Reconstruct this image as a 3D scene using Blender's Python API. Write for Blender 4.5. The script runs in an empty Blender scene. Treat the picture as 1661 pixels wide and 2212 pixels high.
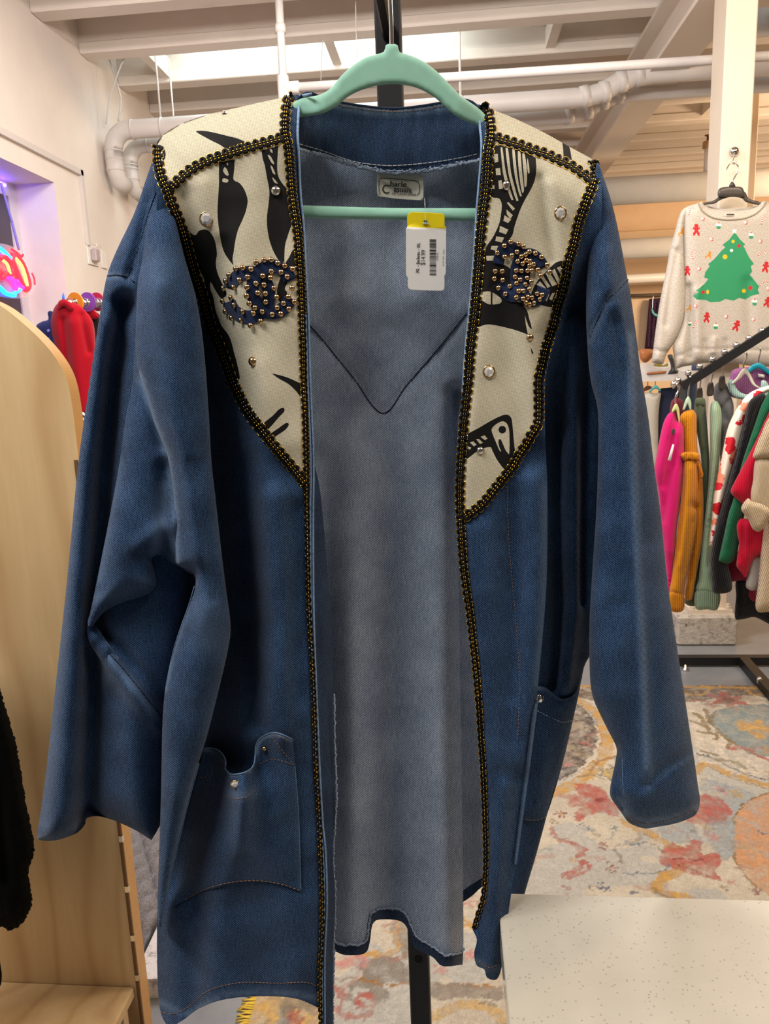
import bpy, math, random
import numpy as np
from mathutils import Vector, Matrix
from mathutils.geometry import delaunay_2d_cdt

S = bpy.context.scene
COL = S.collection
rng = np.random.default_rng(7)
random.seed(7)

# ------------------------------------------------------------------ camera
FPX = 1600.0
yaw, pitch, roll = [math.radians(v) for v in (5.4, -11.0, 2.2)]
hh = np.array([-math.sin(yaw), math.cos(yaw), 0.0])       # horizontal heading
rr = np.array([math.cos(yaw), math.sin(yaw), 0.0])
zz = np.array([0, 0, 1.0])
CF = hh*math.cos(pitch)+zz*math.sin(pitch)
CU0 = zz*math.cos(pitch)-hh*math.sin(pitch)
CU = CU0*math.cos(roll)+rr*math.sin(roll)
CR = rr*math.cos(roll)-CU0*math.sin(roll)
CAM = np.array([0, 0, 1.5])
cd = bpy.data.cameras.new('camera')
cam = bpy.data.objects.new('camera', cd); COL.objects.link(cam)
cam.matrix_world = Matrix(((CR[0], CU[0], -CF[0], CAM[0]), (CR[1], CU[1], -CF[1], CAM[1]),
                           (CR[2], CU[2], -CF[2], CAM[2]), (0, 0, 0, 1)))
cd.sensor_fit = 'HORIZONTAL'; cd.sensor_width = 36.0; cd.lens = 36.0*FPX/1661.0
cd.clip_start = 0.05; cd.clip_end = 100
cd.dof.use_dof = True; cd.dof.focus_distance = 0.82; cd.dof.aperture_fstop = 40.0
S.camera = cam
S.view_settings.view_transform = 'Standard'; S.view_settings.look = 'None'
S.view_settings.gamma = 1.0; S.view_settings.use_curve_mapping = False
S.view_settings.exposure = 0.0
# ------------------------------------------------------------------ light
w = bpy.data.worlds.new('world'); S.world = w; w.use_nodes = True
w.node_tree.nodes['Background'].inputs[0].default_value = (1.0, 0.94, 0.87, 1)
w.node_tree.nodes['Background'].inputs[1].default_value = 0.09
def area(name, loc, target, size, power, col, sy=None):
    l = bpy.data.lights.new(name, 'AREA'); l.energy = power; l.color = col
    l.shape = 'RECTANGLE'; l.size = size; l.size_y = sy or size
    o = bpy.data.objects.new(name, l); COL.objects.link(o); o.location = loc
    o.rotation_euler = (Vector(target)-Vector(loc)).to_track_quat('-Z', 'Y').to_euler()
    return o
area('shop_light_front_left', (-1.2, -0.1, 3.25), (-0.2, 0.95, 1.3), 1.6, 58, (1.0, 0.97, 0.94), 0.35)
area('shop_light_front_right', (1.3, 0.2, 3.25), (0.3, 1.0, 1.2), 1.6, 34, (1.0, 0.91, 0.80), 0.35)
area('shop_light_middle', (-0.6, 3.0, 3.45), (-0.9, 3.4, 0.5), 1.6, 75, (1.0, 0.95, 0.92), 0.35)
area('shop_light_warm_right', (2.4, 2.2, 3.3), (1.3, 3.4, 1.0), 1.2, 44, (1.0, 0.80, 0.58), 0.4)
area('shop_light_warm_back', (4.3, 6.4, 2.5), (2.0, 8.6, 2.7), 1.2, 120, (1.0, 0.74, 0.48), 0.6)
area('ceiling_fill_light', (0.2, 1.6, 2.95), (0.0, 5.6, 3.7), 1.4, 60, (1.0, 0.94, 0.90), 0.3)  # unseen lamp without a fixture, added to brighten the ceiling joists

# ------------------------------------------------------------------ projection helpers (pixel of the photograph -> ray)
def rays(P):
    P = np.atleast_2d(np.asarray(P, float))
    return CF + np.outer((P[:, 0]-830.5)/FPX, CR) + np.outer((1106-P[:, 1])/FPX, CU)
def onax(ax, v, px, py):
    d = rays([(px, py)])[0]; t = (v-CAM[ax])/d[ax]
    return CAM+t*d
TILT = 0.07
JD = 0.80
def HP(P, dep, tilt=0.0):
    r = rays(P); dep = np.asarray(dep, float)
    t = dep/(r@hh-tilt*(r@rr))
    return CAM + r*t[:, None]
def J(P, d):                       # jacket: vertical plane 0.8 m ahead, d metres behind it
    P = np.atleast_2d(np.asarray(P, float))
    return HP(P, JD+np.broadcast_to(np.asarray(d, float), (len(P),)), TILT)
PXM = JD/FPX                       # metres per pixel on the jacket

def crop(pts, ox, oy, s):
    return [(ox+p[0]/s, oy+p[1]/s)+tuple(p[2:]) for p in pts]
def smooth(pts, closed=False, step=8.0):
    """Catmull-Rom through pts; a third element 's' marks a sharp corner."""
    pts = list(pts); n = len(pts)
    P = np.array([p[:2] for p in pts], float)
    sh = [len(p) > 2 for p in pts]
    out = []
    for i in range(n if closed else n-1):
        a, b = P[i], P[(i+1) % n]
        if closed or i > 0: pa = P[(i-1) % n]
        else: pa = 2*a-b
        if closed or i+2 < n: pb = P[(i+2) % n]
        else: pb = 2*b-a
        if sh[i]: pa = 2*a-b
        if sh[(i+1) % n]: pb = 2*b-a
        L = np.linalg.norm(b-a); k = max(1, int(round(L/step)))
        m1 = (b-pa)/2; m2 = (pb-a)/2
        for m in (m1, m2):
            q = np.linalg.norm(m)
            if q > 1.2*L: m *= 1.2*L/q
        for t in np.arange(k)/k:
            out.append(a*(2*t**3-3*t**2+1)+m1*(t**3-2*t**2+t)+b*(-2*t**3+3*t**2)+m2*(t**3-t**2))
    if not closed: out.append(P[-1])
    return np.array(out)
def resample(P, step):
    seg = np.linalg.norm(np.diff(P, axis=0), axis=1); s = np.r_[0, np.cumsum(seg)]
    n = max(2, int(s[-1]/step)+1); t = np.linspace(0, s[-1], n)
    return np.c_[np.interp(t, s, P[:, 0]), np.interp(t, s, P[:, 1])], t
def dist(P, L, closed=False):
    P = np.asarray(P, float); L = np.asarray([q[:2] for q in L], float)
    if closed: L = np.vstack([L, L[:1]])
    best = np.full(len(P), 1e9)
    for a, b in zip(L[:-1], L[1:]):
        ab = b-a; q = ab@ab
        if q < 1e-12: continue
        t = np.clip(((P-a)@ab)/q, 0, 1)
        d = P-(a+t[:, None]*ab)
        best = np.minimum(best, (d*d).sum(1))
    return np.sqrt(best)
def inside(P, L):
    P = np.asarray(P, float); L = np.asarray([q[:2] for q in L], float)
    x, y = P[:, 0], P[:, 1]; r = np.zeros(len(P), bool)
    for a, b in zip(L, np.roll(L, -1, 0)):
        if a[1] == b[1]: continue
        c = ((a[1] > y) != (b[1] > y)) & (x < (b[0]-a[0])*(y-a[1])/(b[1]-a[1])+a[0])
        r ^= c
    return r
def sst(x): x = np.clip(x, 0, 1); return x*x*(3-2*x)
def puff(P, L, R, T):
    u = np.clip(dist(P, L, True)/R, 0, 1)
    return -T*np.sqrt(np.maximum(0, 1-(1-u)**2))
def folds(P, fl):
    d = np.zeros(len(P))
    for poly, amp, wid in fl: d += amp*np.exp(-(dist(P, poly)/wid)**2)
    return d
def ripple(P, a=0.0012, sx=0.055, sy=0.012, ph=0.0):
    x, y = P[:, 0], P[:, 1]
    return a*(np.sin(x*sx+y*sy+ph)+0.7*np.sin(x*sx*1.73-y*sy*1.3+2+ph)+0.5*np.sin(x*0.021+y*0.05+ph))

# ------------------------------------------------------------------ materials
MATS = {}
class NT:
    def __init__(s, name):
        s.m = bpy.data.materials.new(name); s.m.use_nodes = True; s.t = s.m.node_tree
        s.n = s.t.nodes; s.b = s.n['Principled BSDF']
    def add(s, typ, **kw):
        n = s.n.new(typ)
        for k, v in kw.items(): setattr(n, k, v)
        return n
    def ln(s, a, b): s.t.links.new(a, b)
    def setin(s, n, **kw):
        for k, v in kw.items(): n.inputs[k.replace('_', ' ')].default_value = v
    def coord(s, kind='Object', scale=(1, 1, 1), rot=(0, 0, 0)):
        if kind == 'UV': t = s.add('ShaderNodeUVMap')
        else: t = s.add('ShaderNodeTexCoord')
        mp = s.add('ShaderNodeMapping'); mp.inputs['Scale'].default_value = scale; mp.inputs['Rotation'].default_value = rot
        s.ln(t.outputs[0 if kind == 'UV' else 'Object'], mp.inputs[0]); return mp.outputs[0]
    def noise(s, vec, scale, detail=3, rough=0.55):
        n = s.add('ShaderNodeTexNoise'); s.setin(n, Scale=scale, Detail=detail, Roughness=rough); s.ln(vec, n.inputs['Vector'])
        return n.outputs[0]
    def wave(s, vec, scale, dist=0.0, dscale=1.0, dirn='X'):
        n = s.add('ShaderNodeTexWave', bands_direction=dirn); s.setin(n, Scale=scale, Distortion=dist, Detail_Scale=dscale); s.ln(vec, n.inputs['Vector'])
        return n.outputs['Fac']
    def math(s, op, a, b, clamp=False):
        n = s.add('ShaderNodeMath', operation=op, use_clamp=clamp)
        for i, v in enumerate((a, b)):
            if hasattr(v, 'is_linked'): s.ln(v, n.inputs[i])
            else: n.inputs[i].default_value = v
        return n.outputs[0]
    def mix(s, fac, a, b, blend='MIX'):
        n = s.add('ShaderNodeMix', data_type='RGBA', blend_type=blend)
        for i, v in ((0, fac), (6, a), (7, b)):
            if hasattr(v, 'is_linked'): s.ln(v, n.inputs[i])
            else: n.inputs[i].default_value = v if i == 0 else (*v[:3], 1)
        return n.outputs[2]
    def ramp(s, fac, stops):
        n = s.add('ShaderNodeValToRGB'); e = n.color_ramp.elements
        while len(e) < len(stops): e.new(0.5)
        for q, (p, c) in zip(e, stops): q.position = p; q.color = (*c[:3], 1) if hasattr(c, '__len__') else (c, c, c, 1)
        s.ln(fac, n.inputs[0]); return n.outputs[0]
    def bump(s, hgt, strength=0.3, distance=0.002):
        n = s.add('ShaderNodeBump'); s.setin(n, Strength=strength, Distance=distance); s.ln(hgt, n.inputs['Height'])
        s.ln(n.outputs[0], s.b.inputs['Normal'])
def lin(c):
    return tuple(((v/255)/12.92 if v/255 <= 0.04045 else ((v/255+0.055)/1.055)**2.4) for v in c)
def mat(name, col, rough=0.6, metal=0.0, var=0.0, vs=8.0, bump=0.0, bs=60.0, spec=0.4, emit=None, es=1.0, kind='Object', sheen=0.0):
    if name in MATS: return MATS[name]
    n = NT(name); c = lin(col); b = n.b
    b.inputs['Base Color'].default_value = (*c, 1); b.inputs['Roughness'].default_value = rough
    b.inputs['Metallic'].default_value = metal; b.inputs['Specular IOR Level'].default_value = spec
    if sheen: b.inputs['Sheen Weight'].default_value = sheen
    if var:
        v = n.coord(kind); f = n.noise(v, vs, 4)
        lo = tuple(x*(1-var) for x in c); hi = tuple(min(1, x*(1+var)) for x in c)
        n.ln(n.ramp(f, [(0.3, lo), (0.7, hi)]), b.inputs['Base Color'])
    if bump:
        v = n.coord(kind); n.bump(n.noise(v, bs, 3), bump, 0.004)
    if emit: b.inputs['Emission Color'].default_value = (*lin(emit), 1); b.inputs['Emission Strength'].default_value = es
    MATS[name] = n.m; return n.m
def denim(name, dark, mid, light, twill=0.25, ang=0.9, grain=0.5):
    n = NT(name); v = n.coord('UV', (1, 1, 1))
    f1 = n.noise(v, 0.30, 3, 0.75)
    f2 = n.noise(v, 0.012, 3, 0.5)
    vr = n.coord('UV', (1, 1, 1), (0, 0, ang))
    tw = n.wave(vr, 0.085, 2.2, 0.4)
    vs = n.coord('UV', (0.5, 0.05, 1)); f3 = n.noise(vs, 0.8, 2, 0.6)
    a = n.math('MULTIPLY', f1, grain); b_ = n.math('MULTIPLY', tw, twill); c = n.math('MULTIPLY', f2, 0.22)
    d = n.math('MULTIPLY', f3, 0.25)
    s_ = n.math('ADD', n.math('ADD', a, b_), n.math('ADD', c, d))
    s_ = n.math('MULTIPLY', s_, 1.0/(grain+twill+0.47))
    col = n.ramp(s_, [(0.37, lin(dark)), (0.5, lin(mid)), (0.65, lin(light))])
    at = n.add('ShaderNodeAttribute', attribute_name='wear')
    wf = n.math('MULTIPLY', at.outputs['Fac'], n.math('ADD', f1, 0.25), True)
    col = n.mix(wf, col, lin((132, 156, 186)))
    n.ln(col, n.b.inputs['Base Color']); n.b.inputs['Roughness'].default_value = 0.85
    n.b.inputs['Specular IOR Level'].default_value = 0.15; n.b.inputs['Sheen Weight'].default_value = 0.12
    n.bump(n.math('ADD', tw, f1), 0.25, 0.0006)
    MATS[name] = n.m; return n.m

# ------------------------------------------------------------------ objects
def tag(o, label=None, cat=None, group=None, kind=None):
    if label: o['label'] = label
    if cat: o['category'] = cat
    if group: o['group'] = group
    if kind: o['kind'] = kind
    return o
def empty(name, loc, label=None, cat=None, group=None, kind=None):
    o = bpy.data.objects.new(name, None); COL.objects.link(o); o.location = loc; o.empty_display_size = 0.05
    tag(o, label, cat, group, kind); return o
def rootloc(p):
    v = Vector((0, 0, 0))
    while p is not None: v += p.location; p = p.parent
    return np.array(v)
def mk(name, V, Fc, mats, parent=None, midx=None, uv=None, attr=None, smooth=True, colattr=None):
    V = np.asarray(V, float)
    me = bpy.data.meshes.new(name)
    off = rootloc(parent) if parent is not None else np.zeros(3)
    if parent is None and len(V):            # origin at the base centre of the thing
        off = np.array([V[:, 0].mean(), V[:, 1].mean(), V[:, 2].min()])
    me.from_pydata((V-off).tolist(), [], [list(map(int, q)) for q in Fc])
    for m in (mats if isinstance(mats, (list, tuple)) else [mats]): me.materials.append(m)
    if midx is not None: me.polygons.foreach_set('material_index', np.asarray(midx, np.int32))
    if smooth: me.polygons.foreach_set('use_smooth', np.ones(len(me.polygons), bool))
    li = np.empty(len(me.loops), np.int32); me.loops.foreach_get('vertex_index', li)
    if uv is not None:
        l = me.uv_layers.new(name='UVMap'); l.data.foreach_set('uv', np.asarray(uv, np.float32)[li].ravel())
    if attr is not None:
        for k, a in attr.items():
            at = me.attributes.new(k, 'FLOAT', 'POINT'); at.data.foreach_set('value', np.asarray(a, np.float32))
    if colattr is not None:
        at = me.color_attributes.new('Col', 'FLOAT_COLOR', 'POINT')
        at.data.foreach_set('color', np.c_[colattr, np.ones(len(V))].astype(np.float32).ravel())
    me.update()
    o = bpy.data.objects.new(name, me); COL.objects.link(o)
    if parent is not None: o.parent = parent
    else: o.location = off
    return o
class MB:                                   # mesh collector (world coordinates)
    def __init__(s): s.v = []; s.f = []; s.m = []; s.n = 0
    def add(s, V, Fc, mi=0):
        V = np.asarray(V, float); s.v.append(V); s.f += [tuple(i+s.n for i in q) for q in Fc]; s.m += [mi]*len(Fc); s.n += len(V)
    def box(s, lo, hi, mi=0, bev=0.0):
        lo = np.array(lo, float); hi = np.array(hi, float)
        if bev <= 0:
            V = [(x, y, z) for x in (lo[0], hi[0]) for y in (lo[1], hi[1]) for z in (lo[2], hi[2])]
            s.add(V, [(0, 1, 3, 2), (4, 6, 7, 5), (0, 4, 5, 1), (2, 3, 7, 6), (0, 2, 6, 4), (1, 5, 7, 3)], mi); return
        pts = []
        for z, e in ((lo[2], bev), (lo[2]+bev, 0), (hi[2]-bev, 0), (hi[2], bev)):
            x0, x1, y0, y1 = lo[0]+e, hi[0]-e, lo[1]+e, hi[1]-e; b = bev
            pts.append([(x0+b, y0, z), (x1-b, y0, z), (x1, y0+b, z), (x1, y1-b, z), (x1-b, y1, z), (x0+b, y1, z), (x0, y1-b, z), (x0, y0+b, z)])
        V = [p for q in pts for p in q]; Fc = [tuple(range(7, -1, -1)), tuple(range(24, 32))]
        for k in range(3):
            for i in range(8): Fc.append((8*k+i, 8*k+(i+1) % 8, 8*k+8+(i+1) % 8, 8*k+8+i))
        s.add(V, Fc, mi)
    def tube(s, P, r, sides=8, mi=0, caps=True, closed=False, flat=None):
        P = np.asarray(P, float); n = len(P); r = np.broadcast_to(np.asarray(r, float), (n,))
        T = np.gradient(P, axis=0) if not closed else (np.roll(P, -1, 0)-np.roll(P, 1, 0))
        T /= np.maximum(np.linalg.norm(T, axis=1), 1e-12)[:, None]
        up = np.array([0, 0, 1.0]) if abs(T[0][2]) < 0.9 else np.array([0, 1.0, 0])
        N = np.empty_like(P); q = up-T[0]*(up@T[0]); N[0] = q/np.linalg.norm(q)
        for i in range(1, n):
            q = N[i-1]-T[i]*(N[i-1]@T[i]); L = np.linalg.norm(q); N[i] = q/L if L > 1e-9 else N[i-1]
        B = np.cross(T, N); a = np.arange(sides)*2*math.pi/sides
        V = (P[:, None, :]+r[:, None, None]*(np.cos(a)[None, :, None]*N[:, None, :]+np.sin(a)[None, :, None]*B[:, None, :])).reshape(-1, 3)
        Fc = []
        for i in range(n if closed else n-1):
            j = (i+1) % n
            for k in range(sides):
                k2 = (k+1) % sides; Fc.append((i*sides+k, i*sides+k2, j*sides+k2, j*sides+k))
        if caps and not closed: Fc += [tuple(range(sides-1, -1, -1)), tuple((n-1)*sides+k for k in range(sides))]
        s.add(V, Fc, mi)
    def lathe(s, c, axis, prof, sides=16, mi=0):
        axis = np.array(axis, float); axis /= np.linalg.norm(axis)
        up = np.array([0, 0, 1.0]) if abs(axis[2]) < 0.9 else np.array([1.0, 0, 0])
        u = np.cross(axis, up); u /= np.linalg.norm(u); v = np.cross(axis, u)
        a = np.arange(sides)*2*math.pi/sides; V = []
        for (rd, t) in prof:
            for q in a: V.append(np.array(c)+axis*t+rd*(math.cos(q)*u+math.sin(q)*v))
        Fc = []
        for i in range(len(prof)-1):
            for k in range(sides):
                k2 = (k+1) % sides; Fc.append((i*sides+k, i*sides+k2, (i+1)*sides+k2, (i+1)*sides+k))
        Fc += [tuple(range(sides-1, -1, -1)), tuple((len(prof)-1)*sides+k for k in range(sides))]
        s.add(V, Fc, mi)
    def build(s, name, mats, parent=None, smooth=False):
        return mk(name, np.vstack(s.v), s.f, mats, parent, s.m, None, None, smooth)
def boxobj(name, lo, hi, m, parent=None, bev=0.0):
    b = MB(); b.box(lo, hi, 0, bev); return b.build(name, m, parent)
def tubeobj(name, P, r, m, parent=None, sides=10, closed=False):
    b = MB(); b.tube(P, r, sides, 0, True, closed); return b.build(name, m, parent, True)
def triang(outline, spacing, regions=(), extra=None):
    O = np.asarray(outline, float)
    lo, hi = O.min(0), O.max(0)
    gx, gy = np.meshgrid(np.arange(lo[0], hi[0], spacing), np.arange(lo[1], hi[1], spacing*0.87))
    gx[1::2] += spacing/2
    G = np.c_[gx.ravel(), gy.ravel()]
    G = G[inside(G, O)]; G = G[dist(G, O, True) > 0.45*spacing]
    # two rings just inside the outline, so that the rounded rim stays smooth
    tn = np.roll(O, -1, 0)-np.roll(O, 1, 0); tn /= np.maximum(np.linalg.norm(tn, axis=1), 1e-9)[:, None]
    nr = np.c_[-tn[:, 1], tn[:, 0]]; ar = 0.5*np.sum(O[:, 0]*np.roll(O[:, 1], -1)-np.roll(O[:, 0], -1)*O[:, 1]); nr = nr if ar > 0 else -nr
    if spacing >= 4:
        rings = []
        for o_ in (0.11*spacing, 0.42*spacing):
            Q = O+nr*o_; Q = Q[inside(Q, O)]
            if len(Q): rings.append(Q[dist(Q, O, True) > 0.85*o_])
        G = G[dist(G, O, True) > 0.75*spacing] if len(G) else G
        if rings: G = np.vstack([G]+rings)
    for rp, _ in regions:
        if len(G): G = G[dist(G, rp, True) > 0.3*spacing]
    pts = [O]; edges = []; n = len(O)
    edges += [(i, (i+1) % n) for i in range(n)]
    for rp, _ in regions:
        k = sum(len(p) for p in pts); m = len(rp); pts.append(np.asarray(rp, float)[:, :2]); edges += [(k+i, k+(i+1) % m) for i in range(m)]
    pts.append(G)
    A = np.vstack(pts)
    r = delaunay_2d_cdt([Vector((p[0], p[1])) for p in A], edges, [], 0, 1e-4)
    V = np.array([(p.x, p.y) for p in r[0]]); T = np.array([t for t in r[2] if len(t) == 3], int)
    c = V[T].mean(1); T = T[inside(c, O)]; c = V[T].mean(1)
    # orientation: image y is down, so make every triangle face the camera
    a = np.cross(V[T[:, 1]]-V[T[:, 0]], V[T[:, 2]]-V[T[:, 0]])
    T[a > 0] = T[a > 0][:, ::-1]
    mi = np.zeros(len(T), int)
    for rp, k in regions: mi[inside(c, rp)] = k
    return V, T, mi
def sheet(name, outline, dfun, mats, parent, spacing=9.0, back=0.0025, backmat=None, regions=(), wear=None, proj=J, sm=True, step=7.0):
    """a piece of cloth: outline in photo pixels, dfun gives its depth; back is a thickness or a second depth function"""
    O = smooth(outline, True, step) if sm else np.asarray([p[:2] for p in outline], float)
    V, T, mi = triang(O, spacing, regions)
    d = dfun(V)
    W = proj(V, d); mats = list(mats) if isinstance(mats, (list, tuple)) else [mats]
    d2 = back(V) if callable(back) else d+back
    W2 = proj(V, d2); n = len(V)
    bi = 0
    if backmat is not None: mats.append(backmat); bi = len(mats)-1
    WW = np.vstack([W, W2]); FF = np.vstack([T, T[:, ::-1]+n]); MI = np.r_[mi, np.full(len(T), bi) if backmat is not None else mi]
    # rim
    E = {}
    for t in T:
        for a, b in ((t[0], t[1]), (t[1], t[2]), (t[2], t[0])):
            if (b, a) in E: del E[(b, a)]
            else: E[(a, b)] = 1
    rim = [(b, a, a+n, b+n) for a, b in E]
    Fc = [tuple(q) for q in FF]+rim; MI = np.r_[MI, np.full(len(rim), 0)]
    wv = wear(V) if wear else np.zeros(n)
    return mk(name, WW, Fc, mats, parent, MI, np.vstack([V, V]), {'wear': np.r_[wv, wv]})
def wearlines(ls):
    def f(P):
        o = np.zeros(len(P))
        for L, a, wd in ls: o = np.maximum(o, a*np.exp(-(dist(P, L)/wd)**2))
        return o
    return f
def textpx(txt, size):
    """outline mesh of a text line: 2-D verts (em units scaled by size, y up) and faces"""
    c = bpy.data.curves.new('t', 'FONT'); c.body = txt; c.size = size; c.resolution_u = 3
    o = bpy.data.objects.new('t', c); COL.objects.link(o)
    dg = bpy.context.evaluated_depsgraph_get(); me = bpy.data.meshes.new_from_object(o.evaluated_get(dg))
    V = np.array([v.co[:2] for v in me.vertices]); Fc = [tuple(p.vertices) for p in me.polygons]
    bpy.data.objects.remove(o); bpy.data.curves.remove(c); bpy.data.meshes.remove(me)
    return V, Fc
# ================================================================== ROOM
def plaster(name, col, var=0.06):
    n = NT(name); v = n.coord('Object'); f = n.noise(v, 2.2, 5, 0.6); c = lin(col)
    n.ln(n.ramp(f, [(0.25, tuple(x*(1-var*1.6) for x in c)), (0.6, c), (0.8, tuple(min(1, x*(1+var)) for x in c))]), n.b.inputs['Base Color'])
    n.b.inputs['Roughness'].default_value = 0.55; n.b.inputs['Specular IOR Level'].default_value = 0.3
    n.bump(n.noise(v, 14, 5, 0.6), 0.35, 0.006); MATS[name] = n.m; return n.m
m_wall = plaster('cream_plaster', (226, 214, 203))
m_backwall = plaster('peach_plaster', (226, 196, 160))
m_paint = plaster('white_beam_paint', (226, 214, 202), 0.05)
m_deck = plaster('deck_paint', (214, 204, 194), 0.06)
m_pipe = mat('pipe_paint', (206, 198, 192), 0.45, var=0.05, vs=6)
m_duct = mat('duct_paint', (184, 180, 174), 0.8, var=0.04, spec=0.2)
m_pillar = plaster('pillar_paint', (222, 207, 186), 0.03)
# floor
n = NT('concrete_floor'); v = n.coord('Object'); f = n.noise(v, 1.6, 6, 0.65); f2 = n.noise(v, 45, 3, 0.6)
n.ln(n.mix(n.math('MULTIPLY', f2, 0.35), n.ramp(f, [(0.3, lin((118, 120, 122))), (0.65, lin((150, 152, 154)))]), lin((96, 97, 98))), n.b.inputs['Base Color'])
n.b.inputs['Roughness'].default_value = 0.35; m_floor = n.m
tag(mk('floor', [(-2.6, -1.5, 0), (5.2, -1.5, 0), (5.2, 9.6, 0), (-2.6, 9.6, 0)], [(0, 1, 2, 3)], m_floor, None, smooth=False), 'smooth grey concrete shop floor', kind='structure')
WX = -2.27
# left wall with window opening (Y 1.6..4.41, z 0.8..2.63)
b = MB()
b.box((WX-0.35, 4.41, 0), (WX, 9.6, 4.0)); b.box((WX-0.35, -1.5, 2.63), (WX, 4.41, 4.0))
b.box((WX-0.35, -1.5, 0), (WX, 4.41, 0.8)); b.box((WX-0.35, -1.5, 0.8), (WX, 1.6, 2.63))
wl = b.build('wall_left', m_wall); tag(wl, 'cream plastered side wall with a window opening', kind='structure')
tag(boxobj('wall_back', (-2.6, 9.6, 0), (5.2, 9.8, 4.0), m_backwall), 'peach back wall under warm light', kind='structure')
tag(boxobj('wall_right', (5.2, -1.5, 0), (5.4, 9.8, 4.0), m_backwall), 'peach side wall on the far right', kind='structure')
# window
wn = empty('window_1', (WX-0.25, 3.0, 0.8), 'shop window in a purple lit reveal beside a neon sign', kind='structure')
m_frame = mat('window_frame', (206, 200, 205), 0.45); m_dark = mat('dark_mullion', (70, 66, 78), 0.5)
b = MB(); x0, x1 = WX-0.30, WX-0.24
b.box((x0, 1.6, 2.55), (x1, 4.41, 2.63)); b.box((x0, 1.6, 0.8), (x1, 4.41, 0.88)); b.box((x0, 4.33, 0.88), (x1, 4.41, 2.55)); b.box((x0, 1.6, 0.88), (x1, 1.68, 2.55))
b.build('frame', m_frame, wn)
boxobj('mullion', (x0, 4.06, 0.88), (x1-0.01, 4.33, 2.55), m_dark, wn)
boxobj('transom', (x0+0.01, 1.68, 2.20), (x1-0.02, 4.06, 2.23), m_dark, wn)
g = NT('window_glass'); g.b.inputs['Base Color'].default_value = (*lin((96, 90, 100)), 1); g.b.inputs['Roughness'].default_value = 0.06
g.b.inputs['Specular IOR Level'].default_value = 0.8; m_glass = g.m
boxobj('pane', (x0+0.02, 1.68, 0.88), (x0+0.03, 4.06, 2.20), m_glass, wn)
boxobj('pane', (x0+0.02, 1.68, 2.23), (x0+0.03, 4.06, 2.55), m_glass, wn)
m_led = mat('led_strip', (90, 60, 255), 0.4, emit=(84, 52, 255), es=26.0)
boxobj('led_strip', (x1, 1.7, 2.595), (x1+0.012, 4.30, 2.61), m_led, wn)
# ceiling: deck, joists, girder
ce = empty('ceiling', (1.0, 4.0, 3.8), 'white painted ceiling of exposed joists and a steel girder', kind='structure')
JY = [4.37+0.555*k for k in range(-4, 10)]
b = MB(); SKX = (-1.72, 0.02)
b.box((-2.6, -1.5, 3.80), (5.4, 4.96, 3.9)); b.box((-2.6, 5.42, 3.80), (5.4, 9.8, 3.9)); b.box((-2.6, 4.96, 3.80), (SKX[0], 5.42, 3.9)); b.box((SKX[1], 4.96, 3.80), (5.4, 5.42, 3.9))
b.build('deck', m_deck, ce)
for y in JY:
    b = MB(); b.box((WX, y, 3.56), (5.2, y+0.07, 3.80)); b.box((WX, y-0.012, 3.5), (5.2, y+0.115, 3.565), 0, 0.006); b.build('joist', m_paint, ce)
for bx, jy in ((-1.955, 4.93), (-0.75, 4.93), (0.67, 4.93), (2.1, 4.93), (-1.2, 6.04), (2.2, 6.6)):
    b = MB(); b.box((bx, jy+0.1, 3.53), (bx+0.06, jy+0.55, 3.66)); b.build('blocking', m_paint, ce)
b = MB()
b.box((1.24, 0.0, 3.20), (1.47, 9.6, 3.225)); b.box((1.335, 0.0, 3.225), (1.375, 9.6, 3.475)); b.box((1.24, 0.0, 3.475), (1.47, 9.6, 3.5))
b.build('girder', m_paint, ce)
m_sky = mat('skylight_panel', (225, 240, 245), 0.5, emit=(226, 246, 252), es=9.0)
boxobj('skylight', (SKX[0], 4.96, 3.84), (SKX[1], 5.42, 3.86), m_sky, ce)
m_sky2 = mat('skylight_dull', (205, 222, 232), 0.5, emit=(196, 222, 240), es=1.1)
boxobj('skylight', (2.0, 5.0, 3.78), (4.6, 5.38, 3.795), m_sky2, ce)
# pillar
pl = empty('trim_1', (1.345, 3.99, 0), 'cream painted steel column on a rough plinth carrying the sweatshirt', kind='structure')
b = MB(); b.box((1.295, 3.90, 0.18), (1.435, 4.08, 3.2), 0, 0.006); b.build('shaft', m_pillar, pl)
b = MB(); b.box((1.235, 3.86, 0.165), (1.45, 4.10, 0.185)); b.build('base_plate', m_pillar, pl)
n = NT('rough_plinth'); v = n.coord('Object'); f = n.noise(v, 30, 6, 0.7)
n.ln(n.ramp(f, [(0.3, lin((120, 110, 100))), (0.45, lin((200, 190, 176))), (0.8, lin((226, 218, 204)))]), n.b.inputs['Base Color']); n.bump(f, 0.8, 0.02)
boxobj('plinth', (1.16, 3.82, 0), (1.47, 4.16, 0.165), n.m, pl, 0.012)
for x, y in ((1.25, 3.875), (1.43, 3.875)):
    b = MB(); b.lathe((x, y, 0.185), (0, 0, 1), [(0.014, 0), (0.014, 0.016), (0.009, 0.017), (0.009, 0.03)], 6); b.build('anchor_bolt', m_pillar, pl)
# second column further back on the right
pl2 = boxobj('trim_2', (2.28, 6.4, 0), (2.40, 6.52, 3.5), m_backwall, None, 0.006); tag(pl2, 'far peach timber post behind the column', kind='structure')
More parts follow.
